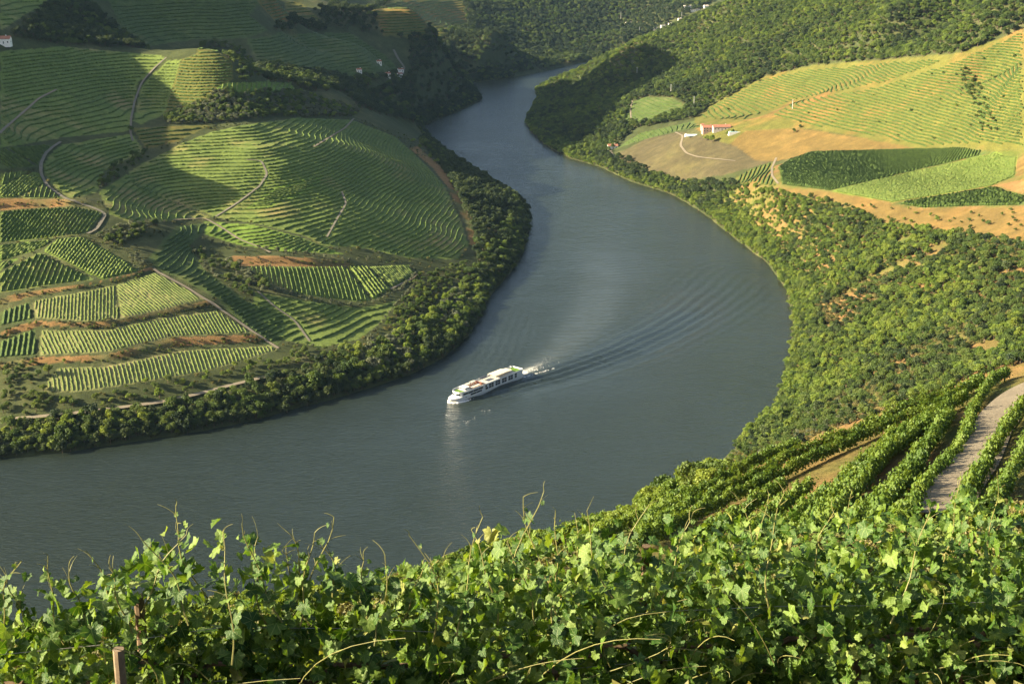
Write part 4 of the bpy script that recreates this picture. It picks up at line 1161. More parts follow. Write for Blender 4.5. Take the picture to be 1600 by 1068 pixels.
for i in chosen:
    x, y, z, r, zi, pi = A[i]
    kind = PROTO[int(pi)][2]; zn = ZONES[int(zi)][0]
    big = 'large ' if r > 3.2 else 'small ' if r < 1.7 else ''
    uu = u[i]; zs = A[chosen, 4] == zi; part = third(u[chosen][zs], uu, ('left part', 'middle', 'right part')) if zs.sum() > 5 else ''
    plant_tree(x, y, z, r, int(pi), big + LOOK[kind] + ' ' + zn + (', ' + part if part else ''), 'trees ' + zn)
for (pu, pv, r, kind, lab) in SPECIAL:
    p = hit(pu, pv)[0]; ids = PIDX[kind]
    plant_tree(p[0], p[1], p[2], r, ids[int(rng.integers(len(ids)))], lab, None)
for px, grp, lab in OLIVES:
    P = polyline(px, 10); Q, L = resample(P, 6.5)
    for q in Q:
        plant_tree(q[0] + rng.normal(0, .5), q[1] + rng.normal(0, .5), float(height(q[:1], q[1:])[0]), rng.uniform(1.2, 2.0), PIDX['olive'][int(rng.integers(2))], lab, grp)

# the rest of the woods: one object
protos = bpy.data.collections.new('tree_kinds')
for i, (crown, trunk, kind) in enumerate(PROTO):
    b = bmesh.new(); b.from_mesh(crown); n0 = len(b.faces); b.from_mesh(trunk)
    for k, fc in enumerate(b.faces): fc.material_index = 0 if k < n0 else 1
    me = bpy.data.meshes.new('tree_kind'); b.to_mesh(me); b.free(); me.materials.append(crown.materials[0]); me.materials.append(M['bark'])
    protos.objects.link(bpy.data.objects.new('tree_kind_%02d' % i, me))
def scatter(name, pts, scl, rz, idx, coll, label, cat):
    me = bpy.data.meshes.new(name)
    me.vertices.add(len(pts)); me.vertices.foreach_set('co', np.asarray(pts, np.float32).ravel())
    for nm, typ, data, key in (('scl', 'FLOAT_VECTOR', scl, 'vector'), ('rz', 'FLOAT', rz, 'value'), ('kind_index', 'INT', idx, 'value')):
        a = me.attributes.new(nm, typ, 'POINT'); a.data.foreach_set(key, np.asarray(data, np.int32 if typ == 'INT' else np.float32).ravel())
    o = link(name, me); tag(o, label, cat, kind='stuff')
    g = bpy.data.node_groups.new(name, 'GeometryNodeTree')
    g.interface.new_socket('Geometry', in_out='INPUT', socket_type='NodeSocketGeometry'); g.interface.new_socket('Geometry', in_out='OUTPUT', socket_type='NodeSocketGeometry')
    N = g.nodes; gi = N.new('NodeGroupInput'); go = N.new('NodeGroupOutput')
    iop = N.new('GeometryNodeInstanceOnPoints'); ci = N.new('GeometryNodeCollectionInfo')
    ci.inputs['Collection'].default_value = coll; ci.inputs['Separate Children'].default_value = True; ci.inputs['Reset Children'].default_value = True
    def na(nm, typ):
        q = N.new('GeometryNodeInputNamedAttribute'); q.data_type = typ; q.inputs['Name'].default_value = nm; return q.outputs['Attribute']
    L = g.links
    L.new(gi.outputs[0], iop.inputs['Points']); L.new(ci.outputs[0], iop.inputs['Instance']); iop.inputs['Pick Instance'].default_value = True
    L.new(na('kind_index', 'INT'), iop.inputs['Instance Index']); L.new(na('scl', 'FLOAT_VECTOR'), iop.inputs['Scale'])
    cx = N.new('ShaderNodeCombineXYZ'); L.new(na('rz', 'FLOAT'), cx.inputs['Z'])
    e2r = N.new('FunctionNodeEulerToRotation'); L.new(cx.outputs[0], e2r.inputs[0]); L.new(e2r.outputs[0], iop.inputs['Rotation'])
    L.new(iop.outputs[0], go.inputs[0])
    o.modifiers.new(name, 'NODES').node_group = g
    return o
B = A[rest_mask]
far_m = np.isin(B[:, 4], [i for i, z in enumerate(ZONES) if 'far shaded' in z[0] or 'saddle' in z[0] or 'knob' in z[0]])
prom_m = np.isin(B[:, 4], [i for i, z in enumerate(ZONES) if 'promontory' in z[0]])
for nm, m, lab in (('far_forest', far_m, 'dark hazy forest covering the far shaded slopes'), ('forest', prom_m, 'dense mixed forest covering the mountain and promontory across the river'),
                   ('woodland', ~far_m & ~prom_m, 'smaller trees and scrub filling the woods along both banks')):
    Q = B[m]; s = Q[:, 3:4] * rng.uniform(0.78, 1.25, (len(Q), 3))
    scatter(nm, Q[:, :3] - np.array([0, 0, 0.1]), s, rng.uniform(0, 6.28, len(Q)), Q[:, 5], protos, lab, nm.replace('_', ' '))
print('trees done', round(time.time() - T0, 1))
# ------------------------------------------------------------------ houses, poles and the rest of what people built
def wall_mat(name, c, var=0.14): return plain(name, c, 0.9, 0.1, var=var, scale=1.4)
M['white_wall'] = wall_mat('whitewashed_wall', (0.74, 0.71, 0.64)); M['pale_wall'] = wall_mat('pale_plaster', (0.42, 0.36, 0.29)); M['pink_wall'] = wall_mat('pink_plaster', (0.36, 0.25, 0.19))
M['tile'] = plain('roof_tile', (0.27, 0.125, 0.08), 0.85, 0.1, var=0.3, scale=2.2)
M['glass'] = plain('dark_window', (0.02, 0.024, 0.028), 0.12, 0.5)
M['stone'] = plain('rough_stone', (0.22, 0.16, 0.11), 0.95, 0.1, var=0.4, scale=3.0)
M['concrete'] = plain('pole_concrete', (0.46, 0.45, 0.42), 0.85, 0.15)
M['door'] = plain('painted_door', (0.10, 0.13, 0.09), 0.6, 0.3)
M['plastic'] = plain('pale_plastic_sheet', (0.50, 0.62, 0.60), 0.35, 0.4); M['pool'] = plain('pool_water', (0.16, 0.42, 0.46), 0.08, 0.5)

def house(name, loc, rz, L, W, H, wall, label, cat='house', group=None, rise=0.30, wins=3, storeys=1, chimney=True, flat=False, door=True, roofm=None):
    """gabled house, long side along local x, its front facing local -y"""
    root = empty(name, loc, rz); tag(root, label, cat, group)
    if roofm: L *= 0.72; W *= 0.75; H *= 0.8
    b = MB(); b.box(-L/2, L/2, -W/2, W/2, -3.0, H)
    top = H
    if not flat:
        rz_ = W * rise
        b.add([(-L/2, -W/2, H), (-L/2, W/2, H), (-L/2, 0, H + rz_)], [(0, 1, 2)]); b.add([(L/2, -W/2, H), (L/2, W/2, H), (L/2, 0, H + rz_)], [(0, 2, 1)])
    b.build('wall', wall, root)
    if flat:
        r = MB(); r.box(-L/2 - .1, L/2 + .1, -W/2 - .1, W/2 + .1, H + 0.003, H + .35); roof = r.build('roof', wall, root)
    else:
        r = MB(); e = 0.35; th = 0.16
        for s in (-1, 1):
            y0 = s * (W/2 + e); z0 = H - e * rise * 2 * 0.5
            v = [(-L/2 - e, y0, z0), (L/2 + e, y0, z0), (L/2 + e, 0, H + W * rise + 0.02), (-L/2 - e, 0, H + W * rise + 0.02)]
            r.add(v + [(x, y, z + th) for x, y, z in v], [(3,2,1,0),(4,5,6,7),(0,1,5,4),(1,2,6,5),(2,3,7,6),(3,0,4,7)])
        for k in range(int(L / 0.9)):                               # ribs of the tiled slopes
            x = -L/2 + 0.45 + k * 0.9
            for s in (-1, 1):
                y0 = s * (W/2 + e); z0 = H - e * rise + th
                r.add([(x - .09, y0, z0), (x + .09, y0, z0), (x + .09, 0, H + W * rise + th), (x - .09, 0, H + W * rise + th), (x, y0, z0 + .1), (x, 0, H + W * rise + th + .1)], [(0,1,4),(3,5,2),(0,4,5,3),(1,2,5,4)])
        roof = r.build('roof', roofm or M['tile'], root)
    if chimney and not flat:
        c = MB(); c.box(L*.22, L*.22 + .7, -.35, .35, H + W * rise * .6, H + W * rise + 1.0); c.build('chimney', wall, roof)
    for st in range(storeys):
        zc = 1.5 + st * 2.7
        for k in range(wins):
            x = -L/2 + (k + .5) * L / wins
            if st == 0 and door and k == wins // 2: continue
            w = MB(); w.box(x - .55, x + .55, -W/2 - .05, -W/2 + .1, zc - .65, zc + .65); wo = w.build('window', M['glass'], root)
            f = MB(); f.box(x - .68, x + .68, -W/2 - .10, -W/2 + .02, zc - .80, zc - .66); f.build('sill', M['white_wall'], wo)
        for s in (-1, 1):
            w = MB(); w.box(s*L/2 - .06, s*L/2 + .06, -.5, .5, zc - .6, zc + .6); w.build('window', M['glass'], root)
    if door:
        x = -L/2 + (wins // 2 + .5) * L / wins
        d = MB(); d.box(x - .5, x + .5, -W/2 - .06, -W/2 + .1, 0, 2.1); d.build('door', M['door'], root)
    return root
def at(u, v): return tuple(float(q) for q in hit(u, v)[0])
def hz(u, v, dz=0.0):
    p = at(u, v); return (p[0], p[1], p[2] + dz)

house('farmhouse', hz(1106, 206), 0.12, 13, 8, 5.2, M['pink_wall'], 'red roofed farmhouse block with a sunlit pale pink front behind two round trees', wins=4, storeys=2)
house('farm_wing', hz(1127, 203), 0.05, 19, 7.5, 3.6, M['pale_wall'], 'long lower wing with a red tiled roof right of the farmhouse block', 'house', wins=5)
house('tower_shed', hz(1097, 203), 0.1, 3.2, 3.2, 6.0, M['pale_wall'], 'narrow pale tower at the left corner of the red roofed farmhouse', 'tower', wins=1, storeys=2, chimney=False, door=False)
house('white_cottage', hz(957, 232), 0.15, 12, 7, 3.4, M['white_wall'], 'small white cottage with a tiled roof near the far shore', wins=3)
house('white_house', hz(4, 68), 0.1, 15, 8, 4.2, M['white_wall'], 'white house with a red roof at the left edge above the dark terraces', wins=4)
for (u, v, L, H, lab) in ((1024, 46, 12, 4.0, 'low white house, leftmost of the lit houses on the far ridge'), (1036, 43, 15, 5.6, 'large white house with dark windows, middle of the lit houses on the far ridge'),
                          (1047, 40, 10, 5.0, 'white house right of the large one on the far ridge'), (1062, 32, 10, 4.5, 'small pale house standing apart, rightmost on the lit far ridge')):
    house('ridge_house', hz(u, v), 0.2, L, 8, H, M['white_wall'], lab, group='white houses on the far ridge', wins=3, storeys=1 if H < 4.5 else 2, flat=(u == 1036), rise=0.22, roofm=M['pale_wall'])
for (u, v, L, H, lab) in ((983, 38, 22, 4.0, 'long pale building in shade low on the far hill'), (1076, 13, 30, 6.0, 'long white building in shade high on the far hill'), (1086, 17, 28, 3.0, 'low white terrace building just below the long one on the far hill'),
                          (1103, 12, 14, 5.0, 'short white house in shade at the edge of the sunlit mountain'), (1044, 14, 8, 5.0, 'small white house at the top of the faint far road')):
    house('far_house', hz(u, v), 0.15, L, 9, H, M['white_wall'], lab, group='pale houses on the far shaded hill', wins=4, storeys=1, rise=0.2, roofm=M['pale_wall'])
for (u, v, L, lab) in ((606, 119, 6, 'tiny white hut, leftmost of the hamlet by the winding road'), (616, 118, 10, 'white house in the middle of the hamlet by the winding road'), (624, 119, 8, 'white house next to the road in the small hamlet'),
                       (626, 112, 8, 'pale house above the others in the hamlet by the winding road'), (561, 113, 6, 'lone tiny white hut left of the hamlet on the shaded hill'), (592, 100, 6, 'tiny pale hut above the hamlet among dark terraces')):
    house('hamlet_house', hz(u, v), 0.4, L, 6, 3.4, M['white_wall'], lab, group='houses of the shaded hamlet', wins=2, rise=0.25)

# the roofless stone hut below the near rows
p = hz(1274, 655); root = empty('stone_hut', p, 0.35); tag(root, 'ruined roofless stone hut among trees below the near vine rows', 'hut')
for nm, q in (('wall', (-2.6, 2.6, -2.0, -1.55, -1.5, 2.2)), ('wall', (-2.6, 2.6, 1.55, 2.0, -1.5, 2.6)), ('wall', (-2.6, -2.15, -1.55, 1.55, -1.5, 2.9)), ('wall', (2.15, 2.6, -1.55, 1.55, -1.5, 1.7))):
    b = MB(); b.box(*q); w = b.build(nm, M['stone'], root)
    if q[2] == -2.0:
        d = MB(); d.box(-.5, .5, -2.03, -1.52, 0, 1.6); d.build('doorway', M['glass'], root)
b = MB()
for s in (-1, 1): b.add([(-2.7, s*2.1, 2.5), (-0.4, s*2.1, 2.4), (-0.4, 0, 3.6), (-2.7, 0, 3.7), (-2.7, s*2.1, 2.65), (-0.4, s*2.1, 2.55), (-0.4, 0, 3.75), (-2.7, 0, 3.85)], [(0,1,2,3),(4,5,6,7),(0,1,5,4),(1,2,6,5),(3,0,4,7)])
b.build('roof', M['tile'], root)

# polytunnel, tank, pool by the farmhouse
p = hz(1082, 213); root = empty('polytunnel', p, 0.1); tag(root, 'pale blue green plastic tunnel in shade left of the farmhouse', 'polytunnel')
b = MB(); b.loft([[(x, 2.4 * math.cos(a), 2.4 * math.sin(a)) for a in np.linspace(0, math.pi, 9)] for x in np.linspace(-6, 6, 9)]); b.build('cover', M['plastic'], root, True)
for x in np.linspace(-6, 6, 5):
    b = MB(); b.tube([(x, 2.46 * math.cos(a), 2.46 * math.sin(a)) for a in np.linspace(0, math.pi, 9)], 0.07, 4); b.build('hoop', M['concrete'], root)
p = hz(1072, 213); root = empty('water_tank', p); tag(root, 'small round white tank at the end of the plastic tunnel', 'tank')
b = MB(); b.prism([(1.6 * math.cos(a), 1.6 * math.sin(a)) for a in np.linspace(0, 6.283, 15)[:-1]], -1, 2.4); b.build('shell', M['white_wall'], root)
b = MB(); b.loft([[(r * math.cos(a), r * math.sin(a), z) for a in np.linspace(0, 6.283, 15)[:-1]] for r, z in ((1.7, 2.41), (1.0, 2.9), (0.2, 3.05))]); b.build('lid', M['concrete'], root)
p = hz(1149, 207); root = empty('swimming_pool', p, 0.1); tag(root, 'raised turquoise pool with white sides right of the farmhouse trees', 'pool')
b = MB(); b.box(-8, 8, -3.4, -2.9, -3, 1.1); b.box(-8, 8, 2.9, 3.4, -3, 1.1); b.box(-8, -7.5, -2.9, 2.9, -3, 1.1); b.box(7.5, 8, -2.9, 2.9, -3, 1.1); b.build('basin', M['white_wall'], root)
b = MB(); b.box(-7.5, 7.5, -2.9, 2.9, -1, 0.9); b.build('water_surface', M['pool'], root)

for (u, v, h, lab) in ((995, 121, 15, 'pale power pole in the shaded promontory wood'), (1048, 150, 15, 'power pole behind the shaded vineyard patch'), (1084, 169, 15, 'power pole at the edge of the lit terraces'),
                       (999, 54, 16, 'power pole on the sunlit far ridge left of the white houses'), (970, 30, 16, 'thin power pole in shade on the far hill'), (1065, 29, 14, 'power pole beside the rightmost ridge house'), (1080, 3, 16, 'power pole above the long white building'),
                       (1238, 170, 10, 'pale post beside the track on the terraces')):
    p = hz(u, v); root = empty('power_pole', p, 0.5); tag(root, lab, 'power pole', 'power poles on the far bank')
    b = MB(); b.tube([(0, 0, -1), (0, 0, h)], [0.38, 0.24], 6); b.build('pole', M['concrete'], root)
    b = MB(); b.box(-1.6, 1.6, -.12, .12, h - 1.2, h - .95); a = b.build('crossarm', M['concrete'], root)
    for x in (-1.4, 0, 1.4):
        b = MB(); b.prism([(x + .12 * math.cos(q), .12 * math.sin(q)) for q in np.linspace(0, 6.283, 7)[:-1]], h - .948, h - .5); b.build('insulator', M['glass'], a)
# ------------------------------------------------------------------ the river cruise ship (local x forward, y to port, z up)
BL = float(np.linalg.norm(BOW - STERN)); BC = (BOW + STERN) / 2
S_ = BL / 80.0
M['ship_white'] = plain('ship_paint', (0.62, 0.63, 0.62), 0.35, 0.4, var=0.03); M['ship_glass'] = plain('ship_glass', (0.012, 0.018, 0.024), 0.07, 0.6)
M['turf'] = plain('green_deck', (0.09, 0.16, 0.02), 0.9, 0.1, var=0.2); M['teak'] = plain('brown_deck', (0.15, 0.085, 0.05), 0.8, 0.15, var=0.2); M['awning'] = plain('beige_awning', (0.50, 0.44, 0.33), 0.85, 0.1, var=0.05)
M['darkcloth'] = plain('dark_canopy', (0.03, 0.035, 0.045), 0.85, 0.1); M['cushion'] = plain('red_brown_cushion', (0.15, 0.065, 0.045), 0.85, 0.1); M['greydeck'] = plain('grey_deck', (0.40, 0.38, 0.33), 0.8, 0.15)
M['steel'] = plain('railing_paint', (0.7, 0.7, 0.68), 0.4, 0.4)
ship = empty('cruise_ship', (BC[0], BC[1], 0.0), math.atan2(HEAD[1], HEAD[0]))
ship.scale = (S_, S_, S_)
tag(ship, 'white river cruise ship with two rows of dark windows and a beige awning', 'cruise ship')
def half(x, w=5.7):
    """half beam at station x"""
    if x > 20: return w * math.sqrt(max(0.0, 1 - ((x - 20) / 20.0) ** 2.3))
    if x < -36: return w * (0.93 - 0.02 * (-36 - x))
    if x < -30: return w * (1 - 0.07 * (-30 - x) / 6)
    return w
XS = [-40, -38, -36, -33, -30, -20, -10, 0, 10, 20, 25, 29, 32, 35, 37, 38.6, 39.6, 39.95]
def outline_at(z, flare=0.0, x1=40, x0=-40, w=5.7):
    pts = []
    for x in XS:
        if x < x0 or x > x1: continue
        pts.append((x, half(x, w)))
    return pts
def ring(pts, z, dx=0.0): return [(x + dx * max(0, (x - 28)) / 12, y, z) for x, y in pts] + [(x + dx * max(0, (x - 28)) / 12, -y, z) for x, y in reversed(pts)]
b = MB(); P = outline_at(0)
b.loft([ring([(x * 0.985, y * 0.90) for x, y in P], -1.2, -2.2), ring([(x * 0.99, y * 0.95) for x, y in P], 0.1, -1.4), ring(P, 1.9, 0), ring(P, 2.0, 0)])
b.build('hull', M['ship_white'], ship)
# forward bulwark, rising to the stem
b = MB(); Pf = [(x, half(x)) for x in (24, 27, 30, 33, 35, 37, 38.6, 39.6, 39.95)]
b.loft([ring(Pf, 1.99, 0), ring(Pf, 2.6, 0.3), ring([(x + 0.25, y + 0.05) for x, y in Pf], 3.2, 0.6)]); b.build('bow_deck', M['ship_white'], ship)
b = MB(); Pu = [(x, half(x) * 0.985) for x in (-38.5, -36, -30, -20, -10, 0, 10, 20, 25, 29)] + [(31.5, half(31.5) * .96), (33.2, 3.2), (34.0, 1.6), (34.2, 0.3)]
b.loft([ring(Pu, 2.0), ring(Pu, 6.15)]); b.build('superstructure', M['ship_white'], ship)
b = MB(); b.loft([ring([(x, y * 0.975) for x, y in Pu], 6.16), ring([(x, y * 0.975) for x, y in Pu], 6.26)]); b.build('sun_deck', M['greydeck'], ship)
# parapet round the sun deck
b = MB()
Q = ring([(x, y * 1.012) for x, y in Pu], 0)
for i in range(len(Q)):
    a = Q[i]; c = Q[(i + 1) % len(Q)]
    d = Vector((c[0] - a[0], c[1] - a[1], 0)); 
    if d.length < 0.05: continue
    n = Vector((d.y, -d.x, 0)).normalized() * 0.12
    b.add([(a[0], a[1], 5.95), (c[0], c[1], 5.95), (c[0] - n.x, c[1] - n.y, 5.95), (a[0] - n.x, a[1] - n.y, 5.95), (a[0], a[1], 7.05), (c[0], c[1], 7.05), (c[0] - n.x, c[1] - n.y, 7.05), (a[0] - n.x, a[1] - n.y, 7.05)],
          [(3,2,1,0),(4,5,6,7),(0,1,5,4),(1,2,6,5),(2,3,7,6),(3,0,4,7)])
b.build('parapet', M['ship_white'], ship)
def pane(x0, x1, z0, z1, side, name='window', skew=0.0):
    y = lambda x: side * (half(x) * 0.985)
    o = 0.05 * side
    b = MB(); v = [(x0, y(x0) - o * 2, z0), (x1 - skew, y(x1) - o * 2, z0), (x1, y(x1) - o * 2, z1), (x0, y(x0) - o * 2, z1), (x0, y(x0) + o, z0), (x1 - skew, y(x1) + o, z0), (x1, y(x1) + o, z1), (x0, y(x0) + o, z1)]
    b.add(v, [(0,1,2,3),(7,6,5,4),(0,4,5,1),(1,5,6,2),(2,6,7,3),(3,7,4,0)]); return b.build(name, M['ship_glass'], ship)
for side in (-1, 1):
    for k in range(5):
        xg = -33.5 + k * 7.6
        for z0 in (2.35, 4.3):
            for j in range(2):
                if k == 0 and j == 0: continue
                pane(xg + j * 2.9, xg + j * 2.9 + 2.55, z0, z0 + 1.65, side)
    pane(4.6, 6.4, 4.3, 5.8, side); pane(3.2, 6.2, 2.35, 3.85, side)
    for k in range(3):                                   # long forward glazing in three lengths, and the lounge band under it
        pane(9.0 + k * 5.6, 14.3 + k * 5.6, 4.35, 5.65, side, 'glass_band')
    for k in range(2): pane(10.5 + k * 6.4, 16.6 + k * 6.4 , 2.5, 3.75, side, 'glass_band')
    pane(25.9, 30.4, 4.35, 5.65, side, 'glass_band')
    b = MB(); b.prism([(27.5, side * (half(27.5) + .02)), (28.5, side * (half(28.5) + .02)), (28.5, side * (half(28.5) - .3)), (27.5, side * (half(27.5) - .3))], 2.15, 2.6); b.build('mooring_port', M['ship_glass'], ship)
b = MB(); Pg = [(31.0, half(31.0) * .965), (33.26, 3.25), (34.08, 1.62), (34.28, 0.3)]
for s in (-1, 1):
    for i in range(len(Pg) - 1):
        (x0, y0), (x1, y1) = Pg[i], Pg[i + 1]
        b.add([(x0, s*y0, 4.3), (x1, s*y1, 4.3), (x1, s*y1, 5.7), (x0, s*y0, 5.7), (x0-.3, s*y0*.9, 4.3), (x1-.3, s*y1*.9, 4.3), (x1-.3, s*y1*.9, 5.7), (x0-.3, s*y0*.9, 5.7)], [(0,1,2,3),(7,6,5,4),(0,4,5,1),(1,5,6,2),(2,6,7,3),(3,7,4,0)])
b.build('front_glass', M['ship_glass'], ship)
def slab(name, x0, x1, y0, y1, z0, z1, mat, parent=None): q = MB(); q.box(x0, x1, y0, y1, z0, z1); return q.build(name, mat, parent or ship)
b = MB(); Pd = [(27.5, 4.2), (30, 4.1), (32, 3.2), (33, 1.9), (33.3, .3)]
b.loft([ring(Pd, 6.262), ring(Pd, 6.34)]); b.build('green_foredeck', M['turf'], ship)
slab('green_aft_deck', -37.5, -30.5, -4.6, 4.6, 6.262, 6.36, M['turf'])
slab('brown_deck', 4, 20.5, -4.4, 4.4, 6.262, 6.33, M['teak'])
wh = slab('wheelhouse', 22.0, 26.2, -2.6, 2.6, 6.263, 8.3, M['ship_white'])
slab('wheelhouse_window', 26.15, 26.3, -2.3, 2.3, 7.1, 8.0, M['ship_glass'], wh); slab('wheelhouse_window', 22.4, 25.8, 2.55, 2.68, 7.1, 8.0, M['ship_glass'], wh); slab('wheelhouse_window', 22.4, 25.8, -2.68, -2.55, 7.1, 8.0, M['ship_glass'], wh)
slab('wheelhouse_roof', 21.4, 27.0, -3.1, 3.1, 8.303, 8.5, M['ship_white'], wh)
def canopy(x0, x1, y0, y1, z, mat, name='awning', posts=4):
    a = MB(); n = 6
    a.loft([[(x0, y, z + 0.25 * math.sin(math.pi * i / n)) for i, y in enumerate(np.linspace(y0, y1, n + 1))] + [(x0, y, z - .12 + 0.25 * math.sin(math.pi * i / n)) for i, y in reversed(list(enumerate(np.linspace(y0, y1, n + 1))))],
            [(x1, y, z + 0.25 * math.sin(math.pi * i / n)) for i, y in enumerate(np.linspace(y0, y1, n + 1))] + [(x1, y, z - .12 + 0.25 * math.sin(math.pi * i / n)) for i, y in reversed(list(enumerate(np.linspace(y0, y1, n + 1))))]])
    o = a.build(name, mat, ship)
    for k in range(posts):
        x = x0 + .3 + (x1 - x0 - .6) * k / (posts - 1)
        for y in (y0 + .2, y1 - .2):
            p_ = MB(); p_.tube([(x, y, 6.26), (x, y, z)], 0.07, 5); p_.build('post', M['steel'], o)
canopy(-23.5, -7.5, -4.6, 3.6, 8.9, M['awning'], posts=6)
canopy(-28.5, -24.0, -4.4, 2.6, 8.1, M['awning'], posts=3)
canopy(-4.0, 3.0, -4.8, -0.6, 8.5, M['darkcloth'], 'dark_canopy', 3)
canopy(9.5, 14.0, -4.2, -1.4, 8.4, M['awning'], 'small_awning', 3); canopy(16.0, 19.5, -3.8, -0.8, 8.3, M['awning'], 'small_awning', 3)
slab('bar_counter', 6.2, 8.0, -3.6, 3.0, 6.334, 7.4, M['cushion']); slab('bench', 9.0, 18.0, 1.2, 2.0, 6.334, 6.9, M['ship_white']); slab('skylight', 20.8, 21.3, -2.4, 2.4, 6.334, 6.9, M['ship_white'])
slab('stern_platform', -41.2, -38.4, -4.6, 4.6, 0.8, 1.6, M['ship_white']); slab('stern_door', -38.62, -38.4, -1.4, 1.4, 2.3, 4.9, M['ship_glass'])
b = MB(); b.tube([(-29.5, 0, 6.26), (-29.5, 0, 11.0)], [.12, .06], 5); b.tube([(-29.5, -1.1, 10.0), (-29.5, 1.1, 10.0)], .06, 4); b.build('mast', M['steel'], ship)
b = MB(); b.tube([(37.5, 0, 3.2), (37.6, 0, 6.0)], .06, 4); b.build('jackstaff', M['steel'], ship)
b = MB()
for s in (-1, 1):
    for i in range(len(Pu) - 1):
        b.tube([(Pu[i][0], s * Pu[i][1] * 1.0, 7.45), (Pu[i+1][0], s * Pu[i+1][1] * 1.0, 7.45)], .05, 4)
    for x, y in Pu: b.tube([(x, s * y, 7.04), (x, s * y, 7.45)], .04, 4)
b.build('railing', M['steel'], ship)
# deck furniture stands on the deck: things of their own
def on_deck(x, y, z):
    ca, sa = HEAD
    return (BC[0] + (x * ca - y * sa) * S_, BC[1] + (x * sa + y * ca) * S_, z * S_)
lb = MB(); lb.box(-.9, .5, -.33, .33, .28, .40); lb.add([(.5, -.33, .28), (.5, .33, .28), (.95, .33, .8), (.95, -.33, .8), (.5, -.33, .40), (.5, .33, .40), (.88, .33, .88), (.88, -.33, .88)], [(3,2,1,0),(4,5,6,7),(0,1,5,4),(1,2,6,5),(2,3,7,6),(3,0,4,7)])
for sx in (-.8, .4):
    for sy in (-.28, .28): lb.box(sx - .04, sx + .04, sy - .04, sy + .04, 0, .28)
lm = {0: lb.mesh('sun_lounger', M['cushion']), 1: lb.mesh('sun_lounger', M['awning'])}
for k in range(6):
    for r_, y in enumerate((-2.9, 3.4)):
        o = link('sun_lounger', lm[r_], None, on_deck(10.2 + k * 1.6, y, 6.334), (0, 0, math.atan2(HEAD[1], HEAD[0])), (S_, S_, S_))
        tag(o, ('red brown sun lounger in the row under the small awnings on the ship' if r_ == 0 else 'pale sun lounger in the row by the port rail of the ship'), 'sun lounger', 'loungers on the ship deck')
# foam thrown up at the bow and churned at the stern
t = NT('foam'); M['foam'] = t.done(t.principled((0.82, 0.80, 0.74), 0.8, 0.2, normal=t.bump(t.noise(4, 5, 0.7, t.obj()), 0.6, 0.2)))
def foam_patch(name, pts, seed, label):
    """low lumps of foam: each one a small irregular dome on the water"""
    r = np.random.default_rng(seed); V = []; Fq = []
    for (x, y, s, h) in pts:
        n0 = len(V); k = 7; V.append((x, y, h * r.uniform(.6, 1.2)))
        for i in range(k): V.append((x + s * r.uniform(.6, 1.2) * math.cos(6.283 * i / k), y + s * r.uniform(.6, 1.2) * math.sin(6.283 * i / k), -0.15))
        for i in range(k): Fq.append((n0, n0 + 1 + i, n0 + 1 + (i + 1) % k))
    o = link(name, np_mesh(name, V, np.array(Fq), [M['foam']], True)); tag(o, label, 'foam', kind='stuff'); return o
r = np.random.default_rng(3); pts = []
for k in range(240):
    side = 1 if r.random() < 0.62 else -1; s = abs(r.normal(0, 7.5)); 
    x = 40.6 - s; y = side * (half(max(min(x, 39.9), 20)) * 1.0 + abs(r.normal(0.2, 0.5)) + s * 0.05)
    p = on_deck(x, y, 0); pts.append((p[0], p[1], r.uniform(.25, .7), max(0.15, 0.8 - s * .06)))
foam_patch('bow_wave', pts, 5, 'bright white foam curling round the bow of the cruise ship')
pts = []
for k in range(130):
    s = min(45, abs(r.exponential(10))); y = r.normal(0, 2.2 + s * .07); p = on_deck(-40.5 - s, y, 0); pts.append((p[0], p[1], r.uniform(.15, .5) * max(.35, 1 - s / 60), 0.35 * max(.2, 1 - s / 40)))
for k in range(60):
    s = min(34, abs(r.exponential(12))); y = 5.0 + s * .16 + r.normal(0, .5); p = on_deck(-37 - s, y, 0); pts.append((p[0], p[1], r.uniform(.12, .38), .18))
foam_patch('stern_wake', pts, 6, 'white churned water trailing from the stern of the cruise ship')
pts = []
for (u, v, n) in ((727, 658, 8), (757, 640, 4), (735, 653, 3), (704, 648, 6)):
    q = at_z(u, v, 0.0)
    for k in range(n): pts.append((q[0] + r.normal(0, 1.6), q[1] + r.normal(0, 1.6), r.uniform(.25, .6), .12))
foam_patch('foam_flecks', pts, 8, 'small white flecks of foam on the water below the ship')
print('boat done', round(time.time() - T0, 1))
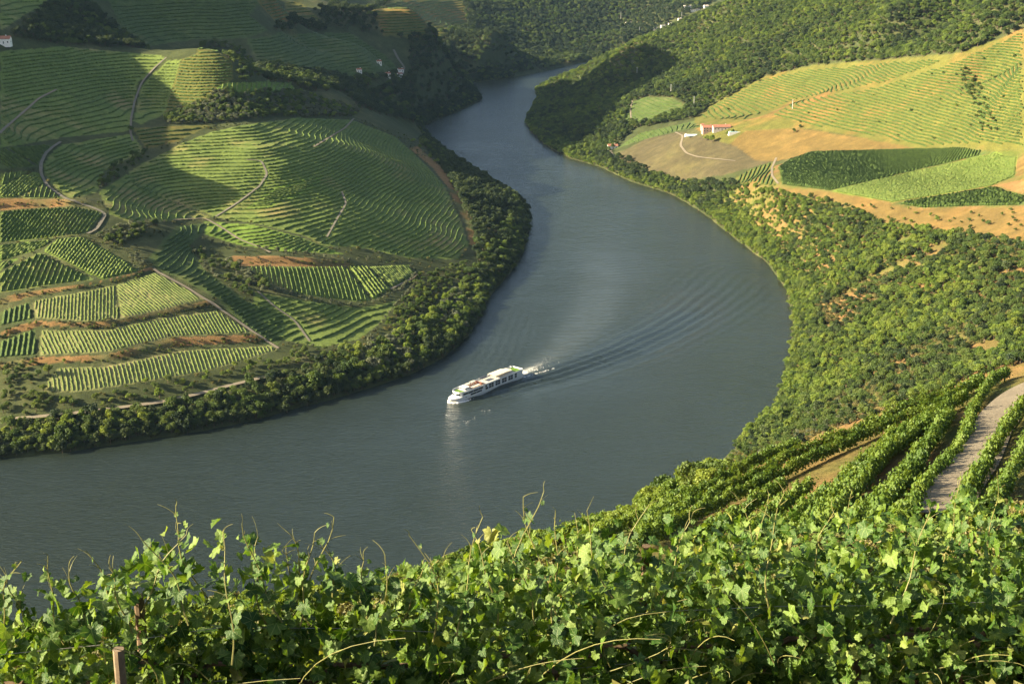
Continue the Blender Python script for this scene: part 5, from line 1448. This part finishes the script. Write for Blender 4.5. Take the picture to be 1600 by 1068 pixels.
# ------------------------------------------------------------------ the vines right in front of the camera
def grape_leaf(seed):
    r = np.random.default_rng(seed)
    tmpl = [(-82, .18), (-60, .66), (-44, .78), (-28, .66), (-14, .80), (4, .92), (18, .74), (32, .66), (44, .80), (60, .88), (76, .86), (90, 1.06)]
    pts = [(a, q * r.uniform(.93, 1.07)) for a, q in tmpl] + [(180 - a, q * r.uniform(.93, 1.07)) for a, q in reversed(tmpl[:-1])]
    V = [(0, .0, .04)]; fold = r.uniform(.12, .4); droop = r.uniform(.1, .42); cup = r.uniform(-.15, .2)
    def z(x, y): return fold * abs(x) - droop * max(0, y) ** 2 + cup * (x * x + y * y) + 0.06 * math.sin(7 * x + seed) * math.cos(6 * y)
    mid = []
    for a, q in pts:
        x = q * math.cos(math.radians(a)); y = q * math.sin(math.radians(a)); mid.append((x * .5, y * .5, z(x * .5, y * .5) + .03))
    out = [(q * math.cos(math.radians(a)), q * math.sin(math.radians(a)), z(q * math.cos(math.radians(a)), q * math.sin(math.radians(a)))) for a, q in pts]
    n = len(pts); V += mid + out; T = []
    for i in range(n - 1):
        T += [(0, 1 + i, 2 + i), (1 + i, 1 + n + i, 2 + n + i), (1 + i, 2 + n + i, 2 + i)]
    return np.array(V, float), np.array(T)
LEAFS = [grape_leaf(k) for k in range(6)]
t = NT('vine_leaf')
la = t.attr('leaf'); sx = t.n('SeparateXYZ'); t.link(la.outputs['Vector'], sx.inputs[0])
rnd = t.math('FRACT', t.math('ADD', sx.outputs['Z'], t.n('ObjectInfo').outputs['Random']))
ax = t.math('ABSOLUTE', sx.outputs['X'])
ang = t.math('ARCTAN2', ax, sx.outputs['Y'])
v1 = t.math('LESS_THAN', ax, 0.022)
v2 = t.math('LESS_THAN', t.math('ABSOLUTE', t.math('SUBTRACT', ang, 0.85)), 0.035)
v3 = t.math('LESS_THAN', t.math('ABSOLUTE', t.math('SUBTRACT', ang, 1.65)), 0.035)
vein = t.math('MINIMUM', t.math('ADD', v1, t.math('ADD', v2, v3)), 1.0)
base = t.ramp(rnd, [(0.0, (0.022, 0.058, 0.007)), (0.35, (0.042, 0.092, 0.011)), (0.7, (0.085, 0.145, 0.019)), (0.96, (0.13, 0.19, 0.033)), (1.0, (0.22, 0.22, 0.06))])
blot = t.noise(5.0, 4, 0.6, la.outputs['Vector'])
base = t.mix(1.0, base, t.ramp(blot, [(0.3, (.78, .80, .75)), (0.7, (1.2, 1.16, 1.1))]), 'MULTIPLY')
base = t.mix(t.math('MULTIPLY', vein, 0.45), base, (0.30, 0.34, 0.12))
dif = t.principled(base, 0.5, 0.3, normal=t.bump(blot, 0.35, 0.02))
tr = t.n('BsdfTranslucent'); t.link(t.mix(1.0, base, (1.9, 1.8, 0.55), 'MULTIPLY'), tr.inputs['Color'])
mx = t.n('MixShader'); mx.inputs[0].default_value = 0.30; t.link(dif.outputs[0], mx.inputs[1]); t.link(tr.outputs[0], mx.inputs[2])
M['leaf'] = t.done(mx)
M['shoot'] = plain('green_shoot', (0.17, 0.16, 0.05), 0.6, 0.3, var=0.3, scale=20); M['cane'] = plain('vine_bark', (0.11, 0.075, 0.045), 0.9, 0.1, var=0.4, scale=30)
M['wire'] = plain('trellis_wire', (0.30, 0.28, 0.25), 0.5, 0.5, 0.6)
LEAF_ME = [np_mesh('leaf', V, T, [M['leaf']], True, attrs={'leaf': ('FLOAT_VECTOR', 'POINT', np.c_[V[:, :2], np.zeros(len(V))])}) for V, T in LEAFS]

def leaf_matrix(n, r, tipdown=0.8):
    n = n / np.linalg.norm(n)
    d = np.array([r.normal(0, .55), r.normal(0, .55), -tipdown + r.normal(0, .35)])
    y = d - n * (d @ n); y /= np.linalg.norm(y) + 1e-9
    x = np.cross(y, n)
    return np.stack([x, y, n], 1)
def row_profile(vt): 
    us, vv = zip(*vt); return lambda u: np.interp(u, us, vv)
SUNV = np.array(SUN_DIR)
def front_row(X0, X1, Yc, vtop, spacing, seed, nout, ninner, nobj, labels, group, depth=0.55, hgt=0.85, tips=()):
    r = np.random.default_rng(seed)
    def u_of(x, y, z): return project(x, y, z)[0]
    def ztop(x):
        y = Yc(x); u = 800 + F * x / (y * 1.12)
        return float(at_y(u, vtop(u), y)[2])
    npl = int(round((X1 - X0) / spacing)); plants = []
    for k in range(npl):
        xc = X0 + (k + .5) * spacing; yc = Yc(xc); zg = float(height(np.array([xc]), np.array([yc]))[0])
        root = empty('grapevine', (xc, yc, zg), 0.0)
        tag(root, labels[k] if k < len(labels) else labels[-1], 'grapevine', group)
        base = np.array([xc, yc, zg])
        zt = ztop(xc)
        b = MB(); b.tube([(0, 0, -.1), (r.normal(0, .04), r.normal(0, .04), (zt - zg) * .35), (r.normal(0, .08), r.normal(0, .06), (zt - zg) * .62)], [.035, .028, .022], 7)
        for s in (-1, 1): b.tube([(0, 0, (zt - zg) * .58), (s * spacing * .25, 0, (zt - zg) * .66), (s * spacing * .52, 0, (zt - zg) * .66)], [.02, .017, .012], 6)
        b.build('trunk', M['cane'], root)
        leaves = []
        lump = [r.uniform(-.12, .12) for _ in range(8)]
        for j in range(nout + ninner):
            x = xc + r.uniform(-.5, .5) * spacing * 1.08; inner = j >= nout
            a = math.radians(25 + 205 * r.random() ** 1.25 if not inner else r.uniform(0, 250)); q = r.uniform(.80, 1.12) if not inner else r.uniform(.25, .80)
            if a > math.radians(175): q *= r.uniform(.72, .98)
            wob = 1 + .8 * (float(vnoise(np.array([x * 2.3]), np.array([a * 1.7]), seed)[0]) - .5) * 2
            y = Yc(x) + depth * math.cos(a) * q * wob; z = ztop(x) - hgt + hgt * max(-.9, math.sin(a)) * q * (0.9 + .12 * wob)
            outw = np.array([0, math.cos(a), math.sin(a)])
            n = outw * r.uniform(.2, .9) + np.array([r.normal(0, .75), r.normal(-.15, .5), r.normal(.12, .45)])
            sz = r.uniform(.030, .070) * (1.0 if r.random() < .75 else .62)
            leaves.append((np.array([x, y, z]), n, sz, q))
        # shoots reaching out and up
        shoots = [(u, v) for (u, v) in tips if X0 + k * spacing <= (u - 800) / F * 1.12 * (Yc((u - 800) / F * 7.2) - .05) < X0 + (k + 1) * spacing]
        for (u, v) in shoots:
            tip = np.array(at_y(u, v, Yc((u - 800) / F * 7.2) + r.uniform(-.25, .15)))
            b0 = tip.copy(); b0[0] += r.normal(0, .12); b0[1] += r.normal(0, .08); b0[2] = ztop(b0[0]) - .25
            ctrl = (b0 + tip) / 2 + np.array([r.normal(0, .06), r.normal(0, .05), r.normal(.02, .03)])
            pts = [(1 - s) ** 2 * b0 + 2 * s * (1 - s) * ctrl + s * s * tip + np.array([.012 * math.sin(9 * s + u), 0, 0]) for s in np.linspace(0, 1, 9)]
            b = MB(); b.tube([tuple(q - base) for q in pts], list(np.linspace(.0055, .0022, 9)), 5); sh = b.build('shoot', M['shoot'], root)
            for q in (r.uniform(.55, .7), r.uniform(.78, .9), .97, 1.0):      # tendrils
                p0 = pts[min(8, int(q * 8))]; dr = np.array([r.normal(0, .5), r.normal(0, .4), r.uniform(.5, 1.2)]); dr /= np.linalg.norm(dr); ln = r.uniform(.05, .13)
                b = MB(); b.tube([tuple(p0 - base + dr * ln * s + np.array([.035 * s * s * math.sin(u + q * 9), 0, -.02 * s * s])) for s in np.linspace(0, 1, 6)], list(np.linspace(.0024, .0010, 6)), 4); b.build('tendril', M['shoot'], sh)
            for q in np.linspace(.25, .95, 6):
                p0 = pts[int(q * 8)]; sz = .052 * (1 - q) + .016
                leaves.append((p0 + np.array([r.normal(0, .02), r.normal(0, .02), r.normal(0, .01)]), np.array([r.normal(0, .6), -abs(r.normal(.5, .4)), r.uniform(.1, .9)]) + SUNV * .5, sz, 2.0))
        for j in range(7):                                                     # bare canes arching through the leaves
            x = xc + r.uniform(-.5, .5) * spacing; p0 = np.array([x, Yc(x) - depth * r.uniform(.2, .7), ztop(x) - hgt * r.uniform(.55, 1.0)])
            p1 = p0 + np.array([r.normal(0, .3), -r.uniform(.05, .3), r.uniform(.15, .5)]); p2 = p1 + np.array([r.normal(0, .25), -r.uniform(0, .2), r.uniform(-.2, .15)])
            pts = [(1 - s) ** 2 * p0 + 2 * s * (1 - s) * p1 + s * s * p2 for s in np.linspace(0, 1, 8)]
            b = MB(); b.tube([tuple(q - base) for q in pts], list(np.linspace(.0034, .0015, 8)), 5); b.build('cane', M['shoot'], root)
        # nearest, outermost leaves one by one; the rest joined
        camp = np.array([0, 0, 270.0])
        leaves.sort(key=lambda L: np.linalg.norm(L[0] - camp) - .55 * min(L[3], 1.2) - (2 if L[3] == 2.0 else 0))
        VV = []; TT = []; AA = []; off = 0
        for j, (p, n, sz, q) in enumerate(leaves):
            R = leaf_matrix(n, r); k2 = int(r.integers(6))
            if j < nobj:
                o = bpy.data.objects.new('leaf', LEAF_ME[k2]); COL.objects.link(o); o.parent = root
                mw = Matrix([[*(R[i] * sz), float(p[i] - base[i])] for i in range(3)] + [[0, 0, 0, 1]]); o.matrix_local = mw
            else:
                V, T = LEAFS[k2]; VV.append((V * sz) @ R.T + (p - base)); TT.append(T + off); off += len(V)
                AA.append(np.c_[V[:, :2], np.full(len(V), r.random())])
        if VV:
            o = link('leaves', np_mesh('leaves', np.concatenate(VV), np.concatenate(TT), [M['leaf']], True, attrs={'leaf': ('FLOAT_VECTOR', 'POINT', np.concatenate(AA))}), root); o['kind'] = 'stuff'
        plants.append(root)
    return ztop

V1 = row_profile([(-100,940),(0,935),(120,930),(200,900),(300,885),(400,905),(520,895),(620,910),(720,905),(800,890),(900,885),(1000,876),(1100,872),(1200,868),(1400,868),(1700,860)])
V2 = row_profile([(500,930),(640,915),(800,882),(900,858),(1000,852),(1100,846),(1200,830),(1300,822),(1400,815),(1500,802),(1700,785)])
Y1 = lambda x: 6.35 + 0.20 * x
Y2 = lambda x: 9.0 + 0.16 * x
TIPS = [(31,876),(78,870),(105,885),(140,862),(223,842),(278,790),(288,834),(345,830),(380,820),(405,838),(452,835),(490,832),(522,807),(565,867),(605,867),(643,836),(660,880),(752,807),(735,828),(790,846),(848,767),(815,776),(918,797),(870,800),(1010,790),(1150,775),(1228,770),(170,880),(10,900),(440,860),(505,850),(690,870),(1300,800),(1450,800),(1080,800)]
L1 = ['grapevine filling the lower left corner of the picture', 'grapevine in the left foreground around the short wooden stake', 'grapevine just right of the wooden stake, with the tallest left shoot',
      'grapevine in the foreground left of centre with several thin shoots', 'grapevine in the foreground centre left, below the open water', 'grapevine in the foreground centre where the hill meets the water',
      'grapevine in the foreground right of centre, tall shoot over the water', 'grapevine in the right foreground below the vine rows', 'grapevine in the right foreground before the pale road', 'grapevine filling the lower right corner of the picture']
front_row(-2.75, 3.75, Y1, V1, 0.65, 11, 200, 560, 170, L1, 'foreground vines of the nearest row', tips=TIPS)
L2 = ['low grapevine of the second row, lowest on the left beside the water', 'second row grapevine left of the crest rows', 'second row grapevine below the bare earth patch', 'second row grapevine below the middle of the crest rows', 'second row grapevine before the dirt road', 'second row grapevine at the right edge of the picture', 'second row grapevine just outside the right edge']
front_row(-0.9, 5.0, Y2, V2, 0.8, 23, 240, 500, 110, L2, 'foreground vines of the second row', depth=0.6, hgt=0.95, tips=[(900,800),(1200,770),(1330,765),(1500,745),(1560,740)])

def stake(u, v, Y, h, rad, label, mat='cane'):
    q = at_y(u, v, Y); b = MB()
    b.tube([(0, 0, -h), (0.01, 0, -h * .5), (0, 0, 0)], [rad * 1.1, rad * 1.05, rad], 9)
    o = b.build('wooden_stake', M[mat], None, False, (float(q[0]), float(q[1]), float(q[2])), (0, math.radians(2), 0)); tag(o, label, 'stake')
stake(185, 1013, 5.55, 1.5, .028, 'short weathered wooden stake in the lower left foreground', 'wood_post'); stake(217, 930, 6.5, 1.6, .03, 'dark wooden stake half hidden behind leaves near the tall left shoot'); stake(1010, 852, 9.3, 1.7, .035, 'dark wooden stake among leaves right of centre')
for dz, lab in ((-.30, 'upper trellis wire stretched along the nearest vine row'), (-.62, 'lower trellis wire stretched along the nearest vine row')):
    b = MB(); pts = []
    for x in np.linspace(-3.4, 3.4, 12):
        u = 800 + F * x / (Y1(x) * 1.12); pts.append((x, Y1(x) - .05, float(at_y(u, V1(u), Y1(x))[2]) + dz))
    b.tube(pts, .0018, 4); o = b.build('trellis_wire', M['wire']); tag(o, lab, 'wire')
# rough growth on the ground under the vines
r = np.random.default_rng(77); n = 7000
gx = r.uniform(-6, 7, n); gy = r.uniform(4.2, 13, n); gz = height(gx, gy)
c = np.stack([gx, gy, gz + r.uniform(0, .4, n)], -1)
V, q = leaf_quads(c, np.stack([r.normal(0, 1, n), r.normal(0, 1, n), r.uniform(0, .6, n)], -1), r.uniform(.03, .10, n), r)
o = link('weeds', np_mesh('weeds', V, q, [M['shrub']])); tag(o, 'low weeds on the soil under the nearest vines', 'weeds', kind='stuff')
print('front done', round(time.time() - T0, 1))
# ------------------------------------------------------------------ haze: one closed box of thin air
hb = MB(); hb.box(-4200, 4200, -700, 4300, -9, 560)
t = NT('haze_air'); t.t.nodes.remove(t.out); t.out = t.t.nodes.new('ShaderNodeOutputMaterial')
pv = t.n('VolumePrincipled')
pv.inputs['Color'].default_value = (0.42, 0.68, 1.0, 1)
pv.inputs['Density'].default_value = 0.000011
pv.inputs['Anisotropy'].default_value = 0.0
t.link(pv.outputs[0], t.out.inputs['Volume'])
hz = hb.build('haze', t.m); hz['kind'] = 'stuff'; hz['label'] = 'thin evening haze lying over the river valley'
